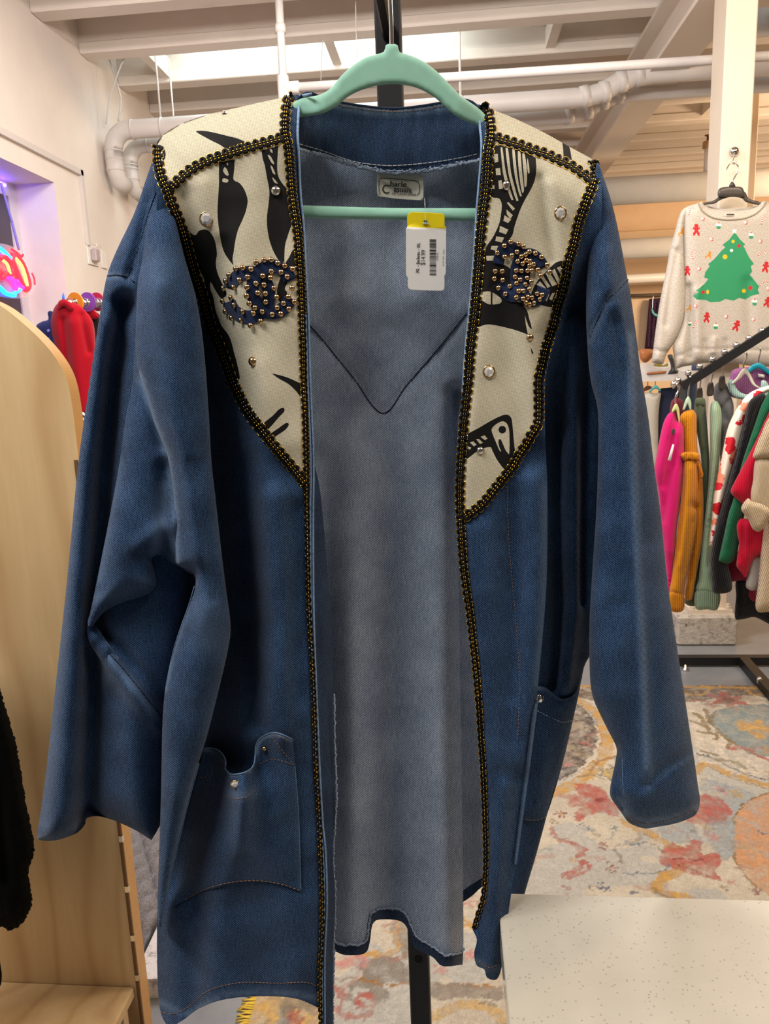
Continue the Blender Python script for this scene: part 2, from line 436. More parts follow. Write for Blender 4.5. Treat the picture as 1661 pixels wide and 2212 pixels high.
# sprinkler pipe
def arc(c, a, b, n=8):
    """quarter bend from direction a to direction b around a corner c of radius given by |a|"""
    t = np.linspace(0, math.pi/2, n)[:, None]; a = np.array(a, float); b = np.array(b, float); c = np.array(c, float)
    return c+a+b-(a*np.sin(t)+b*np.cos(t)) if False else c+a*(1-np.sin(t))+b*(1-np.cos(t))
sp = empty('sprinkler_pipe', (-0.865, 4.3, 2.95), 'thin white sprinkler pipe with a vertical drop and tee near the hanger', 'pipe')
tubeobj('riser', [(-0.865, 4.3, 2.93), (-0.862, 4.3, 3.48)], 0.022, m_pipe, sp)
tubeobj('branch', [(-0.865, 4.3, 3.0), (1.2, 4.3, 2.985), (3.6, 4.3, 2.97)], 0.024, m_pipe, sp)
b = MB(); b.tube([(-0.865, 4.3, 2.90), (-0.865, 4.3, 2.95), (-0.865, 4.3, 3.06)], [0.018, 0.032, 0.032], 12); b.tube([(-0.865, 4.3, 3.0), (-0.78, 4.3, 3.0)], 0.032, 12); b.build('tee_fitting', m_pipe, sp, True)
tubeobj('coupling', [(-0.863, 4.3, 3.27), (-0.863, 4.3, 3.31)], 0.030, m_pipe, sp)
# insulated pipes
def lagged(name, Y, xw, zt, zb, jog, r, label):
    e = empty(name, (xw, Y, zb), label, 'pipe')
    P = [(xw+0.02, Y+0.10, zb-0.03), (xw, Y+0.03, zb), (xw, Y, zb+0.06), (xw, Y, zt-0.12)]
    P += [tuple(q) for q in arc((xw, Y, zt), (0, 0, -0.12), (0.12, 0, 0), 7)]
    P += [(x, Y, zt) for x in (-1.5, -0.6, 0.3, jog)]
    P += [(jog+0.1, Y, zt+0.02), (jog+0.2, Y, zt+0.07), (jog+0.3, Y, zt+0.10), (jog+0.42, Y, zt+0.11), (5.1, Y, zt+0.10)]
    b = MB(); b.tube(P, r, 16); b.build('lagging', m_pipe, e, True)
    for z in (zb+0.05, zb+0.12, zt-0.13): tubeobj('band', [(xw, Y, z), (xw, Y, z+0.008)], r+0.004, m_pipe, e, 16)
    for x in (xw+0.14, xw+0.34, -0.95, 0.1): tubeobj('band', [(x, Y, zt), (x+0.012, Y, zt)], r+0.004, m_pipe, e, 16)
    for k, (dx, dz) in enumerate(((-0.02, 0), (0.1, 0.02), (0.2, 0.07), (0.3, 0.10))): tubeobj('band', [(jog+dx, Y, zt+dz), (jog+dx+0.05, Y, zt+dz+0.012)], r+0.006, m_pipe, e, 16)
    for x in (xw+0.34, 0.1): tubeobj('hanger_rod', [(x, Y, zt), (x, Y, 3.6)], 0.006, m_pipe, e, 6)
lagged('lagged_pipe', 5.1, -2.19, 3.10, 2.80, 0.86, 0.058, 'front lagged pipe bending down to the cream wall')
lagged('lagged_pipe', 5.35, -2.19, 3.075, 2.80, 0.80, 0.052, 'rear lagged pipe running lower, just behind the other lagged pipe')
tag(tubeobj('duct', [(-2.2, 7.0, 2.93), (5.1, 7.0, 2.93)], 0.115, m_duct, None, 20), 'wide grey round duct running behind the column and sweatshirt', 'duct')
tag(tubeobj('duct', [(-2.2, 8.2, 2.62), (5.1, 8.2, 2.60)], 0.10, m_duct, None, 20), 'narrower dim duct below the wide grey duct at the back', 'duct')
tag(tubeobj('wall_pipe', [(-2.2, 8.9, 2.38), (5.1, 8.9, 2.38)], 0.05, mat('pale_pipe', (226, 220, 214), 0.4), None, 14), 'pale thin pipe along the peach back wall', 'pipe')
tag(boxobj('wall_ledge', (-2.2, 9.45, 2.72), (5.2, 9.6, 2.98), m_backwall, None, 0.01), 'peach boxed ledge on the back wall beneath the ducts', 'ledge')
tag(boxobj('wall_ledge', (-2.2, 9.3, 3.3), (5.2, 9.6, 3.5), m_backwall, None, 0.01), 'upper peach bulkhead ledge touching the joists at the back', 'ledge')
sx_ = onax(1, 7.0, 1527, 380); st_ = onax(1, 7.0, 1531, 292)
ss = empty('fire_sprinkler', (sx_[0], 7.0, 3.04), 'upright brass fire sprinkler on a short pipe left of the column', 'sprinkler')
tubeobj('pipe', [(sx_[0], 7.0, 3.03), (sx_[0], 7.0, st_[2]-0.1)], 0.03, mat('pale_pipe', (226, 220, 214)), ss); tubeobj('cap', [(sx_[0], 7.0, st_[2]-0.1), (sx_[0], 7.0, st_[2]-0.05)], 0.045, mat('brass_cap', (176, 140, 96), 0.4), ss)
tubeobj('deflector', [(sx_[0], 7.0, st_[2]-0.05), (sx_[0], 7.0, st_[2]-0.01), (sx_[0], 7.0, st_[2])], [0.015, 0.015, 0.035], mat('brass', (120, 90, 50), 0.35, 0.8), ss)
# loose cables on the left wall
m_cable = mat('grey_cable', (196, 190, 186), 0.5)
def cable(pts, ax, v, r, label):
    P = np.array([onax(ax, v, *p) for p in smooth(pts, False, 8)]); tag(tubeobj('cable', P, r, m_cable, None, 6), label, 'cable')
cable([(272, 115), (252, 165), (238, 210), (229, 268)], 1, 5.1, 0.006, 'pale cable bowing down to the front lagged pipe elbow')
cable([(232, 115), (248, 165), (261, 215), (256, 262)], 1, 5.16, 0.006, 'armoured cable crossing behind the pale bowed cable')
cable([(698, 80), (695, 120), (693, 180)], 1, 5.0, 0.003, 'thin wire hanging in front of the bright skylight')
cable([(768, 0), (769, 60), (771, 125)], 1, 4.6, 0.003, 'thin wire hanging just left of the black post')
# conduit along left wall
cdu = empty('surface_conduit', (WX+0.01, 4.74, 2.33), 'white surface conduit running above the window and down to the outlet', 'conduit')
m_cond = mat('conduit', (206, 196, 190), 0.45)
boxobj('run', (WX, 1.0, 2.742), (WX+0.022, 4.75, 2.775), m_cond, cdu); boxobj('drop', (WX, 4.72, 2.33), (WX+0.022, 4.752, 2.775), m_cond, cdu)
ol = empty('wall_outlet', (WX, 4.79, 2.22), 'white wall outlet with a grey plug adapter under the conduit', 'outlet')
m_plate = mat('white_plate', (226, 220, 212), 0.35)
boxobj('plate', (WX, 4.72, 2.215), (WX+0.008, 4.86, 2.345), m_plate, ol, 0.003); boxobj('adapter', (WX+0.008, 4.755, 2.235), (WX+0.045, 4.815, 2.315), mat('plug_grey', (176, 160, 160), 0.4), ol, 0.008)
tubeobj('cord', [(WX+0.03, 4.78, 2.315), (WX+0.035, 4.80, 2.345), (WX+0.03, 4.86, 2.35), (WX+0.03, 4.88, 2.31), (WX+0.02, 4.85, 2.28)], 0.003, m_plate, ol, 6)
tag(boxobj('blank_plate', (WX, 4.91, 2.215), (WX+0.008, 4.985, 2.335), m_plate, None, 0.003), 'narrow white blank cover plate beside the outlet', 'wall plate')

# ------------------------------------------------------------------ neon sign (seen from behind, so the letters are mirrored)
ns = empty('neon_sign', tuple(onax(0, WX-0.10, 30, 700)), 'oval open sign in red and blue neon hanging in the window', 'sign')
NX = WX-0.08
def neon(pts, r, m, name, dx=0.0):
    P = np.array([onax(0, NX+dx, *p) for p in smooth(pts, False, 4)]); return tubeobj(name, P, r, m, ns, 8)
m_nr = mat('neon_red', (255, 40, 50), 0.4, emit=(255, 22, 34), es=5.0); m_no = mat('neon_core', (255, 150, 80), 0.4, emit=(255, 120, 60), es=7.0)
m_nb = mat('neon_blue', (30, 120, 255), 0.4, emit=(18, 110, 255), es=6.0); m_np = mat('neon_pink', (255, 50, 200), 0.4, emit=(255, 32, 170), es=4.0)
ac = NT('clear_acrylic'); ac.b.inputs['Base Color'].default_value = (0.9, 0.9, 0.95, 1); ac.b.inputs['Roughness'].default_value = 0.05
ac.b.inputs['Transmission Weight'].default_value = 0.0; ac.b.inputs['Alpha'].default_value = 0.16; m_acr = ac.m
el = [(-95, 585), (-30, 530), (10, 527), (45, 545), (66, 590), (76, 612), (74, 628), (62, 640), (35, 645), (0, 640), (-40, 625), (-90, 610)]
O = smooth(el, True, 6); V, T, _ = triang(O, 14)
W = np.array([onax(0, NX-0.02, *p) for p in V]); W2 = W+np.array([-0.006, 0, 0])
mk('acrylic_back', np.vstack([W, W2]), [tuple(t) for t in T]+[tuple(t[::-1]+len(W)) for t in T], m_acr, ns, smooth=False)
neon([(33, 558), (46, 574), (55, 600), (58, 618)], 0.010, m_no, 'letter_tube', 0.012)
neon([(26, 553), (34, 553), (48, 570), (58, 596), (62, 616), (56, 626), (47, 612), (35, 585), (27, 565), (26, 553)], 0.016, m_nr, 'letter_tube')
neon([(7, 563), (16, 572), (22, 592)], 0.008, m_no, 'letter_tube', 0.012)
neon([(0, 557), (10, 556), (20, 566), (26, 582), (24, 592), (12, 592), (4, 600)], 0.016, m_nr, 'letter_tube')
neon([(11, 590), (20, 600), (28, 606), (32, 616), (35, 628)], 0.012, m_np, 'letter_tube')
neon([(36, 605), (42, 616), (50, 622)], 0.010, m_np, 'letter_tube', 0.01)
neon([(-12, 598), (1, 585), (1, 592)], 0.014, m_nr, 'letter_tube')
neon([(-60, 560), (-20, 530), (0, 538), (12, 548), (22, 558)], 0.013, m_nb, 'border_tube')
neon([(-60, 610), (-20, 612), (0, 622), (10, 632), (22, 637), (32, 637)], 0.013, m_nb, 'border_tube')
neon([(30, 633), (38, 630), (45, 624)], 0.010, m_nb, 'border_tube')
neon([(25, 538), (38, 547), (47, 555), (50, 550)], 0.006, m_nr, 'border_tube'); neon([(69, 590), (74, 602), (75, 615)], 0.005, m_nr, 'border_tube')
neon([(26, 480), (41, 540)], 0.007, mat('sign_cord', (130, 120, 200), 0.5), 'cord'); neon([(2, 395), (26, 480)], 0.007, mat('sign_cord', (130, 120, 200)), 'cord')
# ================================================================== JACKET
m_den = denim('denim_outside', (11, 25, 44), (31, 56, 89), (74, 104, 142), 0.24, 0.9, 0.62)
m_denin = denim('denim_inside', (98, 111, 132), (146, 160, 182), (202, 211, 224), 0.22, -0.9, 0.5)
m_denhem = denim('denim_facing', (13, 24, 40), (29, 47, 74), (62, 87, 120), 0.18, 0.9, 0.6)
n = NT('cream_canvas'); v = n.coord('UV'); vr = n.coord('UV', (1, 1, 1), (0, 0, 0.12))
wx = n.wave(vr, 0.095, 0.8, 0.3, 'X'); wy = n.wave(vr, 0.105, 0.8, 0.3, 'Y'); f = n.noise(v, 0.4, 3, 0.7)
hg = n.math('ADD', n.math('MULTIPLY', n.math('MULTIPLY', wx, wy), 0.6), n.math('MULTIPLY', f, 0.5))
n.ln(n.ramp(hg, [(0.12, lin((160, 150, 124))), (0.4, lin((204, 195, 170))), (0.8, lin((226, 219, 198)))]), n.b.inputs['Base Color'])
n.b.inputs['Roughness'].default_value = 0.9; n.b.inputs['Specular IOR Level'].default_value = 0.1; n.bump(hg, 0.35, 0.0006); m_canvas = n.m
m_print = mat('black_print', (20, 18, 17), 0.75, var=0.2, vs=0.3, kind='UV', spec=0.2)
m_braid = mat('black_braid', (9, 9, 9), 0.6, spec=0.15)
m_gold = mat('gold_thread', (232, 184, 70), 0.2, 1.0)
m_stud = mat('stud_metal', (214, 178, 130), 0.16, 1.0)
m_silver = mat('silver_metal', (220, 214, 206), 0.15, 1.0)
m_gem = mat('rhinestone_glass', (236, 234, 230), 0.04, 0.55, spec=1.0)
m_pipng = mat('piping_denim', (134, 162, 196), 0.8, var=0.3, vs=300, bump=0.4, bs=900)
m_fray = mat('frayed_thread', (150, 164, 184), 0.9, var=0.3, vs=400)
m_thread = mat('tan_thread', (140, 104, 78), 0.8); m_wthread = mat('white_thread', (206, 206, 208), 0.8); m_dthread = mat('dark_thread', (22, 34, 56), 0.8)

jk = empty('denim_jacket', tuple(J([(845, 2200)], 0.02)[0]), 'long blue denim jacket with cream and black printed yokes hung open on the mint hanger', 'jacket')
TOPL = [(338, 316), (352, 292), (390, 268), (450, 247), (520, 231), (600, 213), (636, 205)]
TOPR = [(1034, 226), (1062, 236), (1100, 251), (1140, 269), (1180, 289), (1230, 317), (1276, 342), (1291, 356)]
AE = [(648, 208), (643, 284), (645, 330), (649, 417), (656, 489), (661, 585), (666, 680), (670, 819), (673, 891), (676, 963), (677, 1035), (676, 1100), (677, 1308), (682, 1462), (690, 1655), (697, 1780), (703, 1838), (706, 1951), (701, 2080), (702, 2235)]
EE = [(1022, 224), (1034, 248), (1037, 277), (1040, 308), (1039, 344), (1033, 417), (1029, 465), (1026, 520), (1020, 600), (1013, 680), (1005, 760), (999, 850), (992, 930), (986, 1010), (985, 1070), (989, 1130), (991, 1190), (996, 1240), (1006, 1300), (1014, 1370), (1022, 1450), (1030, 1540), (1036, 1640), (1041, 1740), (1045, 1854), (1040, 1936), (1029, 1973), (1020, 2003)]
ya = [300, 400, 560, 750, 1000, 1200, 1350, 1500, 1640, 2000, 2250]; xa = [300, 345, 400, 440, 458, 480, 497, 470, 430, 345, 340]
yl = [400, 560, 722, 843, 920, 1000, 1400, 2200]; xl = [1270, 1225, 1142, 1158, 1164, 1172, 1176, 1100]
def dA(P):
    P = np.asarray(P, float); x, y = P[:, 0], P[:, 1]
    r = 0.046-0.082*sst((x-np.interp(y, ya, xa)+20)/150.0)
    b = -0.028+(r+0.028)*sst((y-430)/280.0)
    b = b+0.056*(1-np.clip(dist(P, TOPL)/105.0, 0, 1))**2
    b = b+folds(P, [([(585, 1080), (600, 1400), (606, 1580)], -0.016, 34), ([(535, 1000), (545, 1300), (552, 1560)], 0.014, 24), ([(640, 1100), (645, 1500)], 0.006, 20),
                    ([(470, 1640), (515, 1660), (560, 1640)], 0.026, 40), ([(372, 1960), (362, 2230)], -0.022, 38), ([(430, 1960), (425, 2180)], 0.012, 30), ([(520, 1960), (545, 2170)], 0.010, 55), ([(640, 1960), (640, 2170)], -0.006, 40),
                    ([(395, 430), (430, 540), (470, 640)], 0.006, 26), ([(440, 400), (470, 500)], -0.004, 22), ([(560, 800), (620, 950)], -0.005, 40), ([(520, 430), (540, 620)], -0.004, 40)])
    b = b+0.0018*np.sin(x*0.30)*np.exp(-(dist(P, [(346, 2195), (400, 2196), (480, 2146), (560, 2138), (640, 2141), (690, 2152)])/13.0)**2)
    e = dist(P, AE); b = b+0.008*np.exp(-(e/14.0)**2)
    return b+ripple(P, 0.0007)
def dE(P):
    P = np.asarray(P, float); x, y = P[:, 0], P[:, 1]
    b = -0.026*np.ones(len(P))
    b = b+0.056*(1-np.clip(dist(P, TOPR)/100.0, 0, 1))**2
    b = b+0.050*sst((x-np.interp(y, yl, xl))/75.0)*sst((y-470)/200.0)
    b = b+folds(P, [([(1164, 388), (1176, 465), (1195, 560)], 0.006, 14), ([(1190, 400), (1205, 480), (1214, 560)], -0.004, 16), ([(1120, 640), (1140, 735), (1158, 850), (1163, 930)], -0.010, 26),
                    ([(1206, 700), (1200, 850), (1196, 960)], -0.016, 16), ([(1236, 690), (1232, 850), (1225, 980)], -0.020, 15), ([(1262, 700), (1258, 860)], -0.012, 12),
                    ([(1150, 1040), (1158, 1200), (1150, 1420), (1128, 1640)], -0.014, 26), ([(1105, 1080), (1112, 1300), (1108, 1500)], 0.006, 22), ([(1045, 1150), (1068, 1400), (1078, 1650)], -0.006, 28),
                    ([(1090, 1700), (1070, 1900), (1062, 2080)], -0.014, 20)])
    e = dist(P, EE); b = b+0.012*np.exp(-(e/16.0)**2)
    return b+ripple(P, 0.0007, ph=1.3)
def dH(P):
    P = np.asarray(P, float); x, y = P[:, 0], P[:, 1]
    b = 0.076-0.046*(1-np.clip(np.minimum(dist(P, TOPL), dist(P, TOPR))/110.0, 0, 1))**2
    k = sst((y-700)/900.0)
    b = b+k*folds(P, [([(935, 900), (950, 1500), (965, 2090)], -0.030, 46), ([(846, 900), (842, 1500), (840, 2000)], 0.030, 34), ([(765, 950), (765, 1500), (760, 2070)], -0.022, 36), ([(700, 1000), (690, 2000)], 0.02, 30)])
    b = b+folds(P, [([(985, 850), (995, 1500), (1001, 2090)], 0.030, 16), ([(655, 700), (700, 740), (826, 893), (960, 745), (1010, 680)], 0.003, 7),
                    ([(760, 440), (750, 640)], -0.006, 30), ([(930, 420), (900, 640)], -0.006, 34), ([(850, 500), (830, 700)], 0.005, 25)])
    return b+ripple(P, 0.0009, 0.04, 0.006, 0.4)
# --- back panel (its inside shows between the fronts)
HO = [(338, 318)]+TOPL[1:]+[(660, 206), (740, 226), (850, 238), (960, 226), (1020, 222)]+TOPR[1:]+[(1290, 420), (1250, 700), (1050, 900), (990, 1060), (992, 1300), (996, 1600), (1000, 1900), (1001, 2035), (999, 2084, 's'), (956, 2087), (935, 2068), (897, 2047), (884, 2014), (867, 1991), (829, 1986), (806, 1994), (798, 2039), (787, 2060), (745, 2063), (715, 2054), (600, 2070), (450, 2090), (365, 2100, 's'), (362, 1600), (372, 1000), (345, 600)]
def hemreg(pts, wd):
    L = smooth(pts, False, 6); 
    return np.vstack([L+[0, 4], (L-[0, wd])[::-1]])
hem_in = [(716, 2032), (745, 2041), (785, 2037), (795, 2016), (802, 1975), (829, 1963), (867, 1966), (884, 1990), (899, 2022), (935, 2045), (958, 2062), (985, 2062), (1003, 2050)]
hr = np.vstack([smooth(hem_in, False, 6), [(1010, 2100), (710, 2100)]])
bk = sheet('back_panel', HO, dH, [m_denin, m_denhem], jk, 10, 0.0025, m_den, [(hr, 1)])
bk['label'] = 'pale grey blue inside of the jacket back'
H2O = [(1000, 800), (1180, 800), (1190, 1500), (1120, 1880), (1047, 1912), (1020, 1935), (998, 1950, 's'), (965, 1955, 's'), (960, 1300)]
sheet('back_side_panel', H2O, lambda P: 0.125-0.04*sst((P[:, 0]-1040)/120)+ripple(P, 0.001), [m_denin, m_denhem], jk, 12, 0.0025, m_den, [(np.array([(990, 1930), (1047, 1892), (1060, 1960), (990, 1990)]), 1)])
# --- collar facing
def dN(P):
    t = np.clip(np.abs(P[:, 0]-845)/200.0, 0, 1); return 0.060-0.044*t**2.2-0.006*(1-np.clip((P[:, 1]-200)/60, 0, 1))+ripple(P, 0.0006, 0.16, 0.01)
NO = [(642, 214), (655, 203), (672, 202), (690, 210), (730, 221), (790, 231), (850, 236), (905, 231), (960, 222), (985, 217), (1010, 219), (1030, 230), (1042, 262), (1044, 345, 's'), (1005, 350), (960, 360), (910, 369), (855, 372), (810, 368), (750, 351), (690, 331), (640, 317, 's')]
sheet('collar_facing', NO, dN, m_denhem, jk, 8, 0.0025, m_den, wear=wearlines([([(700, 219), (790, 238), (850, 243), (905, 238), (990, 226)], 0.55, 9)]))
# --- fronts
def seamwear(ls): return wearlines(ls)
AO = TOPL+AE+[(694, 2180, 's'), (638, 2157), (557, 2152), (480, 2160), (429, 2179), (396, 2203), (364, 2216), (345, 2178), (339, 2060), (342, 1900), (352, 1640), (372, 1400), (380, 1100), (360, 800), (345, 600), (338, 430)]
fl = sheet('left_front', AO, dA, m_den, jk, 10, 0.002, m_denin, wear=wearlines([([(345, 2165), (400, 2192), (480, 2150), (560, 2142), (640, 2147), (690, 2158)], 0.35, 7)]))
EO = TOPR+[(1300, 420), (1296, 540), (1288, 600), (1256, 655), (1222, 690), (1204, 730), (1186, 780), (1178, 830), (1177, 900), (1178, 960), (1182, 1050), (1182, 1200), (1178, 1300), (1165, 1450), (1158, 1520), (1146, 1625), (1130, 1740), (1113, 1868), (1100, 1960), (1086, 2060), (1083, 2092), (1072, 2116), (1052, 2112), (1046, 2094), (1030, 2086), (1024, 2060), (1030, 2030)]+EE[::-1]
fr = sheet('right_front', EO, lambda P: dE(P), m_den, jk, 10, 0.002, m_denin, wear=wearlines([([(1178, 1050), (1176, 1300), (1160, 1480)], 0.25, 8), ([(1030, 2075), (1056, 2098), (1080, 2090)], 0.3, 7)]))
# facing strip turned in along the left front edge
SO = [(672, 985), (677, 1035), (676, 1100), (677, 1308), (682, 1462), (690, 1655), (697, 1780), (703, 1838), (706, 1951), (701, 2080), (700, 2240, 's'), (719, 2240, 's'), (720, 2047), (724, 1951), (719, 1838), (726, 1725), (722, 1597), (719, 1450), (712, 1300), (701, 1150), (688, 1040)]
sheet('left_facing', SO, lambda P: dA(P)+0.004+0.0011*dist(P, AE), m_denhem, jk, 7, 0.0015)
SO2 = [(1022, 640), (1013, 680), (1005, 760), (999, 850), (992, 930), (986, 1010), (985, 1070), (989, 1130), (997, 1130), (994, 1060), (996, 1000), (1004, 900), (1012, 780)]
# --- left sleeve in three overlapping fold masses
DO = [(338, 330), (318, 380), (290, 460), (250, 545), (230, 600), (214, 690), (190, 850), (168, 1010), (145, 1250), (118, 1500), (98, 1680), (79, 1812, 's'), (102, 1817), (135, 1812), (168, 1798), (184, 1780), (187, 1768), (208, 1763), (240, 1770), (290, 1792), (327, 1815, 's'), (342, 1790), (356, 1755), (372, 1560), (410, 1300), (430, 1000), (420, 700), (385, 480), (352, 360)]
def dD(P):
    return 0.030+puff(P, DOs, 75, 0.036)+folds(P, [([(222, 700), (180, 1000), (150, 1400), (120, 1800)], -0.020, 32), ([(268, 660), (246, 800), (228, 1000), (206, 1300), (188, 1800)], 0.040, 24),
        ([(198, 1380), (260, 1460), (345, 1575)], -0.014, 17), ([(228, 1370), (300, 1450), (360, 1520)], 0.008, 12), ([(285, 1500), (300, 1790)], -0.010, 34), ([(237, 1500), (222, 1760)], 0.010, 26), ([(325, 420), (300, 520), (278, 598)], 0.010, 9)])+ripple(P, 0.0008, ph=2)
DOs = smooth(DO, True, 7)
sheet('left_sleeve', DO, dD, m_den, jk, 10, lambda P: 0.032-puff(P, DOs, 75, 0.03), None, wear=wearlines([([(278, 598), (232, 596)], 0.5, 6), ([(198, 1372), (262, 1452), (350, 1562)], 0.35, 9), ([(160, 1050), (120, 1500), (95, 1780)], 0.22, 14), ([(79, 1808), (130, 1806), (182, 1772), (240, 1764), (326, 1808)], 0.22, 6)]))
CO = [(300, 640), (292, 740), (285, 834), (272, 900), (258, 1000), (236, 1120), (206, 1270), (194, 1326), (189, 1344), (192, 1356), (202, 1350), (212, 1336), (228, 1320), (262, 1302), (308, 1288), (332, 1274), (338, 1256), (331, 1225), (329, 1206), (342, 1202), (365, 1212), (392, 1226), (418, 1240), (440, 1210), (445, 1000), (420, 760), (370, 560), (330, 560)]
COs = smooth(CO, True, 7)
def dC(P):
    return -0.004+puff(P, COs, 62, 0.034)+folds(P, [([(300, 1180), (330, 1160), (372, 1130)], -0.008, 22), ([(352, 1010), (356, 1130), (350, 1200)], 0.010, 16), ([(300, 820), (330, 900), (352, 960)], 0.006, 12), ([(262, 1090), (250, 1200)], -0.004, 30)])+ripple(P, 0.0009, ph=4)
sheet('left_sleeve_fold', CO, dC, m_den, jk, 9, lambda P: 0.0-puff(P, COs, 62, 0.02), None, wear=wearlines([([(303, 815), (330, 895), (362, 990), (377, 1100), (380, 1216)], 0.45, 7), ([(352, 1050), (345, 1150), (333, 1200)], 0.45, 13), ([(206, 1290), (250, 1285), (320, 1260)], 0.2, 14), ([(255, 1000), (212, 1250)], 0.25, 12)]))
BO = [(352, 400), (332, 450), (317, 490), (309, 552), (297, 617), (293, 752), (301, 807), (330, 905), (362, 990), (377, 1100), (381, 1215), (400, 1228), (418, 1240), (422, 1268), (408, 1310), (390, 1360), (374, 1410), (358, 1480), (351, 1560), (348, 1700), (344, 1850), (341, 1990), (346, 2003), (356, 1960), (372, 1880), (392, 1790), (410, 1720), (430, 1645), (447, 1590), (470, 1500), (492, 1405), (498, 1350), (488, 1270), (478, 1190), (466, 1080), (457, 1000), (450, 880), (440, 750), (425, 650), (400, 560), (380, 480), (366, 420)]
BOs = smooth(BO, True, 7)
def dB(P):
    y = P[:, 1]; k = sst((y-390)/260.0)*(1-0.45*sst((y-1650)/350.0))
    return -0.022-0.008*k+puff(P, BOs, 48, 1.0)*0.034*k+k*folds(P, [([(345, 620), (352, 760), (385, 900), (420, 1060), (440, 1200)], -0.008, 30), ([(418, 1000), (440, 1150), (462, 1290)], 0.007, 12), ([(430, 1260), (440, 1330), (425, 1500)], -0.006, 30)])+ripple(P, 0.0009, ph=5)
sheet('left_side_fold', BO, dB, m_den, jk, 9, lambda P: 0.004-puff(P, BOs, 48, 0.01), None, wear=wearlines([([(301, 807), (330, 905), (362, 990), (377, 1100), (380, 1214)], 0.6, 6), ([(420, 1262), (392, 1350), (372, 1410), (356, 1490)], 0.5, 5), ([(428, 1655), (400, 1760), (372, 1880), (350, 1990)], 0.6, 5), ([(340, 560), (350, 760)], 0.16, 30), ([(440, 1320), (455, 1380)], 0.18, 40)]))
# --- right side: body behind, then the sleeve
FO = [(1110, 700), (1180, 600), (1270, 520), (1304, 600), (1312, 800), (1312, 1000), (1300, 1250), (1277, 1408), (1262, 1440), (1250, 1500), (1240, 1545), (1215, 1650), (1186, 1745), (1160, 1840), (1134, 1928), (1122, 1975, 's'), (1080, 1975, 's'), (1100, 1700), (1130, 1400), (1140, 1000)]
FOs = smooth(FO, True, 7)
def dF(P):
    y = P[:, 1]; lo_ = 0.055+0.5*puff(P, FOs, 60, 0.030)
    b = dE(P)+0.003; k = sst((y-690)/230.0)
    return b*(1-k)+lo_*k+k*folds(P, [([(1206, 760), (1202, 1000), (1206, 1300), (1196, 1480)], 0.022, 16), ([(1240, 720), (1236, 1000), (1240, 1300), (1220, 1480)], -0.020, 16), ([(1268, 760), (1266, 950), (1262, 1300)], 0.014, 10)])+ripple(P, 0.001, ph=6)
sheet('right_side_panel', FO, dF, m_den, jk, 10, lambda P: dF(P)+0.003, m_denin)
GO = [(1290, 352), (1306, 390), (1322, 440), (1336, 500), (1352, 585), (1361, 630), (1371, 700), (1384, 800), (1400, 900), (1412, 1000), (1427, 1110), (1440, 1240), (1455, 1350), (1475, 1480), (1500, 1643), (1508, 1700), (1512, 1728), (1505, 1757), (1480, 1772), (1450, 1781), (1420, 1786), (1395, 1790), (1372, 1784), (1357, 1776), (1345, 1760), (1334, 1744), (1319, 1722), (1318, 1700), (1330, 1640), (1331, 1614), (1312, 1575), (1290, 1530), (1279, 1500), (1274, 1457), (1273, 1348), (1279, 1240), (1288, 1100), (1292, 980), (1291, 885), (1276, 822), (1268, 740), (1266, 640), (1272, 520), (1280, 420)]
GOs = smooth(GO, True, 7)
def pucker(P, L, a, wd, fr=0.42): return a*np.sin(P[:, 0]*fr+0.03*P[:, 1])*np.exp(-(dist(P, L)/wd)**2)
def dG(P):
    y = P[:, 1]; k = sst((y-350)/300.0)
    return pucker(P, [(1336, 1745), (1358, 1770), (1395, 1784), (1450, 1775), (1506, 1750)], 0.0022, 11)+0.005-0.012*k+puff(P, GOs, 80, 1.0)*(0.018+0.028*k)+folds(P, [([(1335, 660), (1362, 800), (1366, 1000), (1378, 1250), (1388, 1500), (1398, 1680)], -0.008, 9), ([(1330, 700), (1335, 1000), (1345, 1300)], 0.006, 26),
        ([(1358, 604), (1312, 648), (1288, 700), (1270, 738)], 0.006, 7), ([(1300, 400), (1328, 480), (1340, 540)], -0.004, 14), ([(1335, 1660), (1360, 1715), (1392, 1720), (1440, 1680), (1500, 1630)], -0.0025, 8), ([(1400, 1690), (1450, 1650), (1490, 1625)], 0.004, 16), ([(1332, 1615), (1336, 1700), (1345, 1745)], 0.008, 9), ([(1310, 560), (1325, 620)], -0.005, 22)])+ripple(P, 0.0009, ph=8)
sheet('right_sleeve', GO, dG, m_den, jk, 10, lambda P: 0.02-puff(P, GOs, 80, 0.028), None, wear=wearlines([([(1362, 720), (1366, 900), (1370, 1050), (1380, 1250), (1390, 1450), (1398, 1660)], 0.5, 7), ([(1392, 1180), (1402, 1500), (1400, 1700)], 0.1, 14), ([(1400, 1700), (1450, 1660), (1500, 1632)], 0.18, 5), ([(1336, 1730), (1358, 1762), (1395, 1777), (1450, 1768), (1504, 1744)], 0.3, 6), ([(1358, 604), (1312, 648), (1270, 738)], 0.3, 6)]))
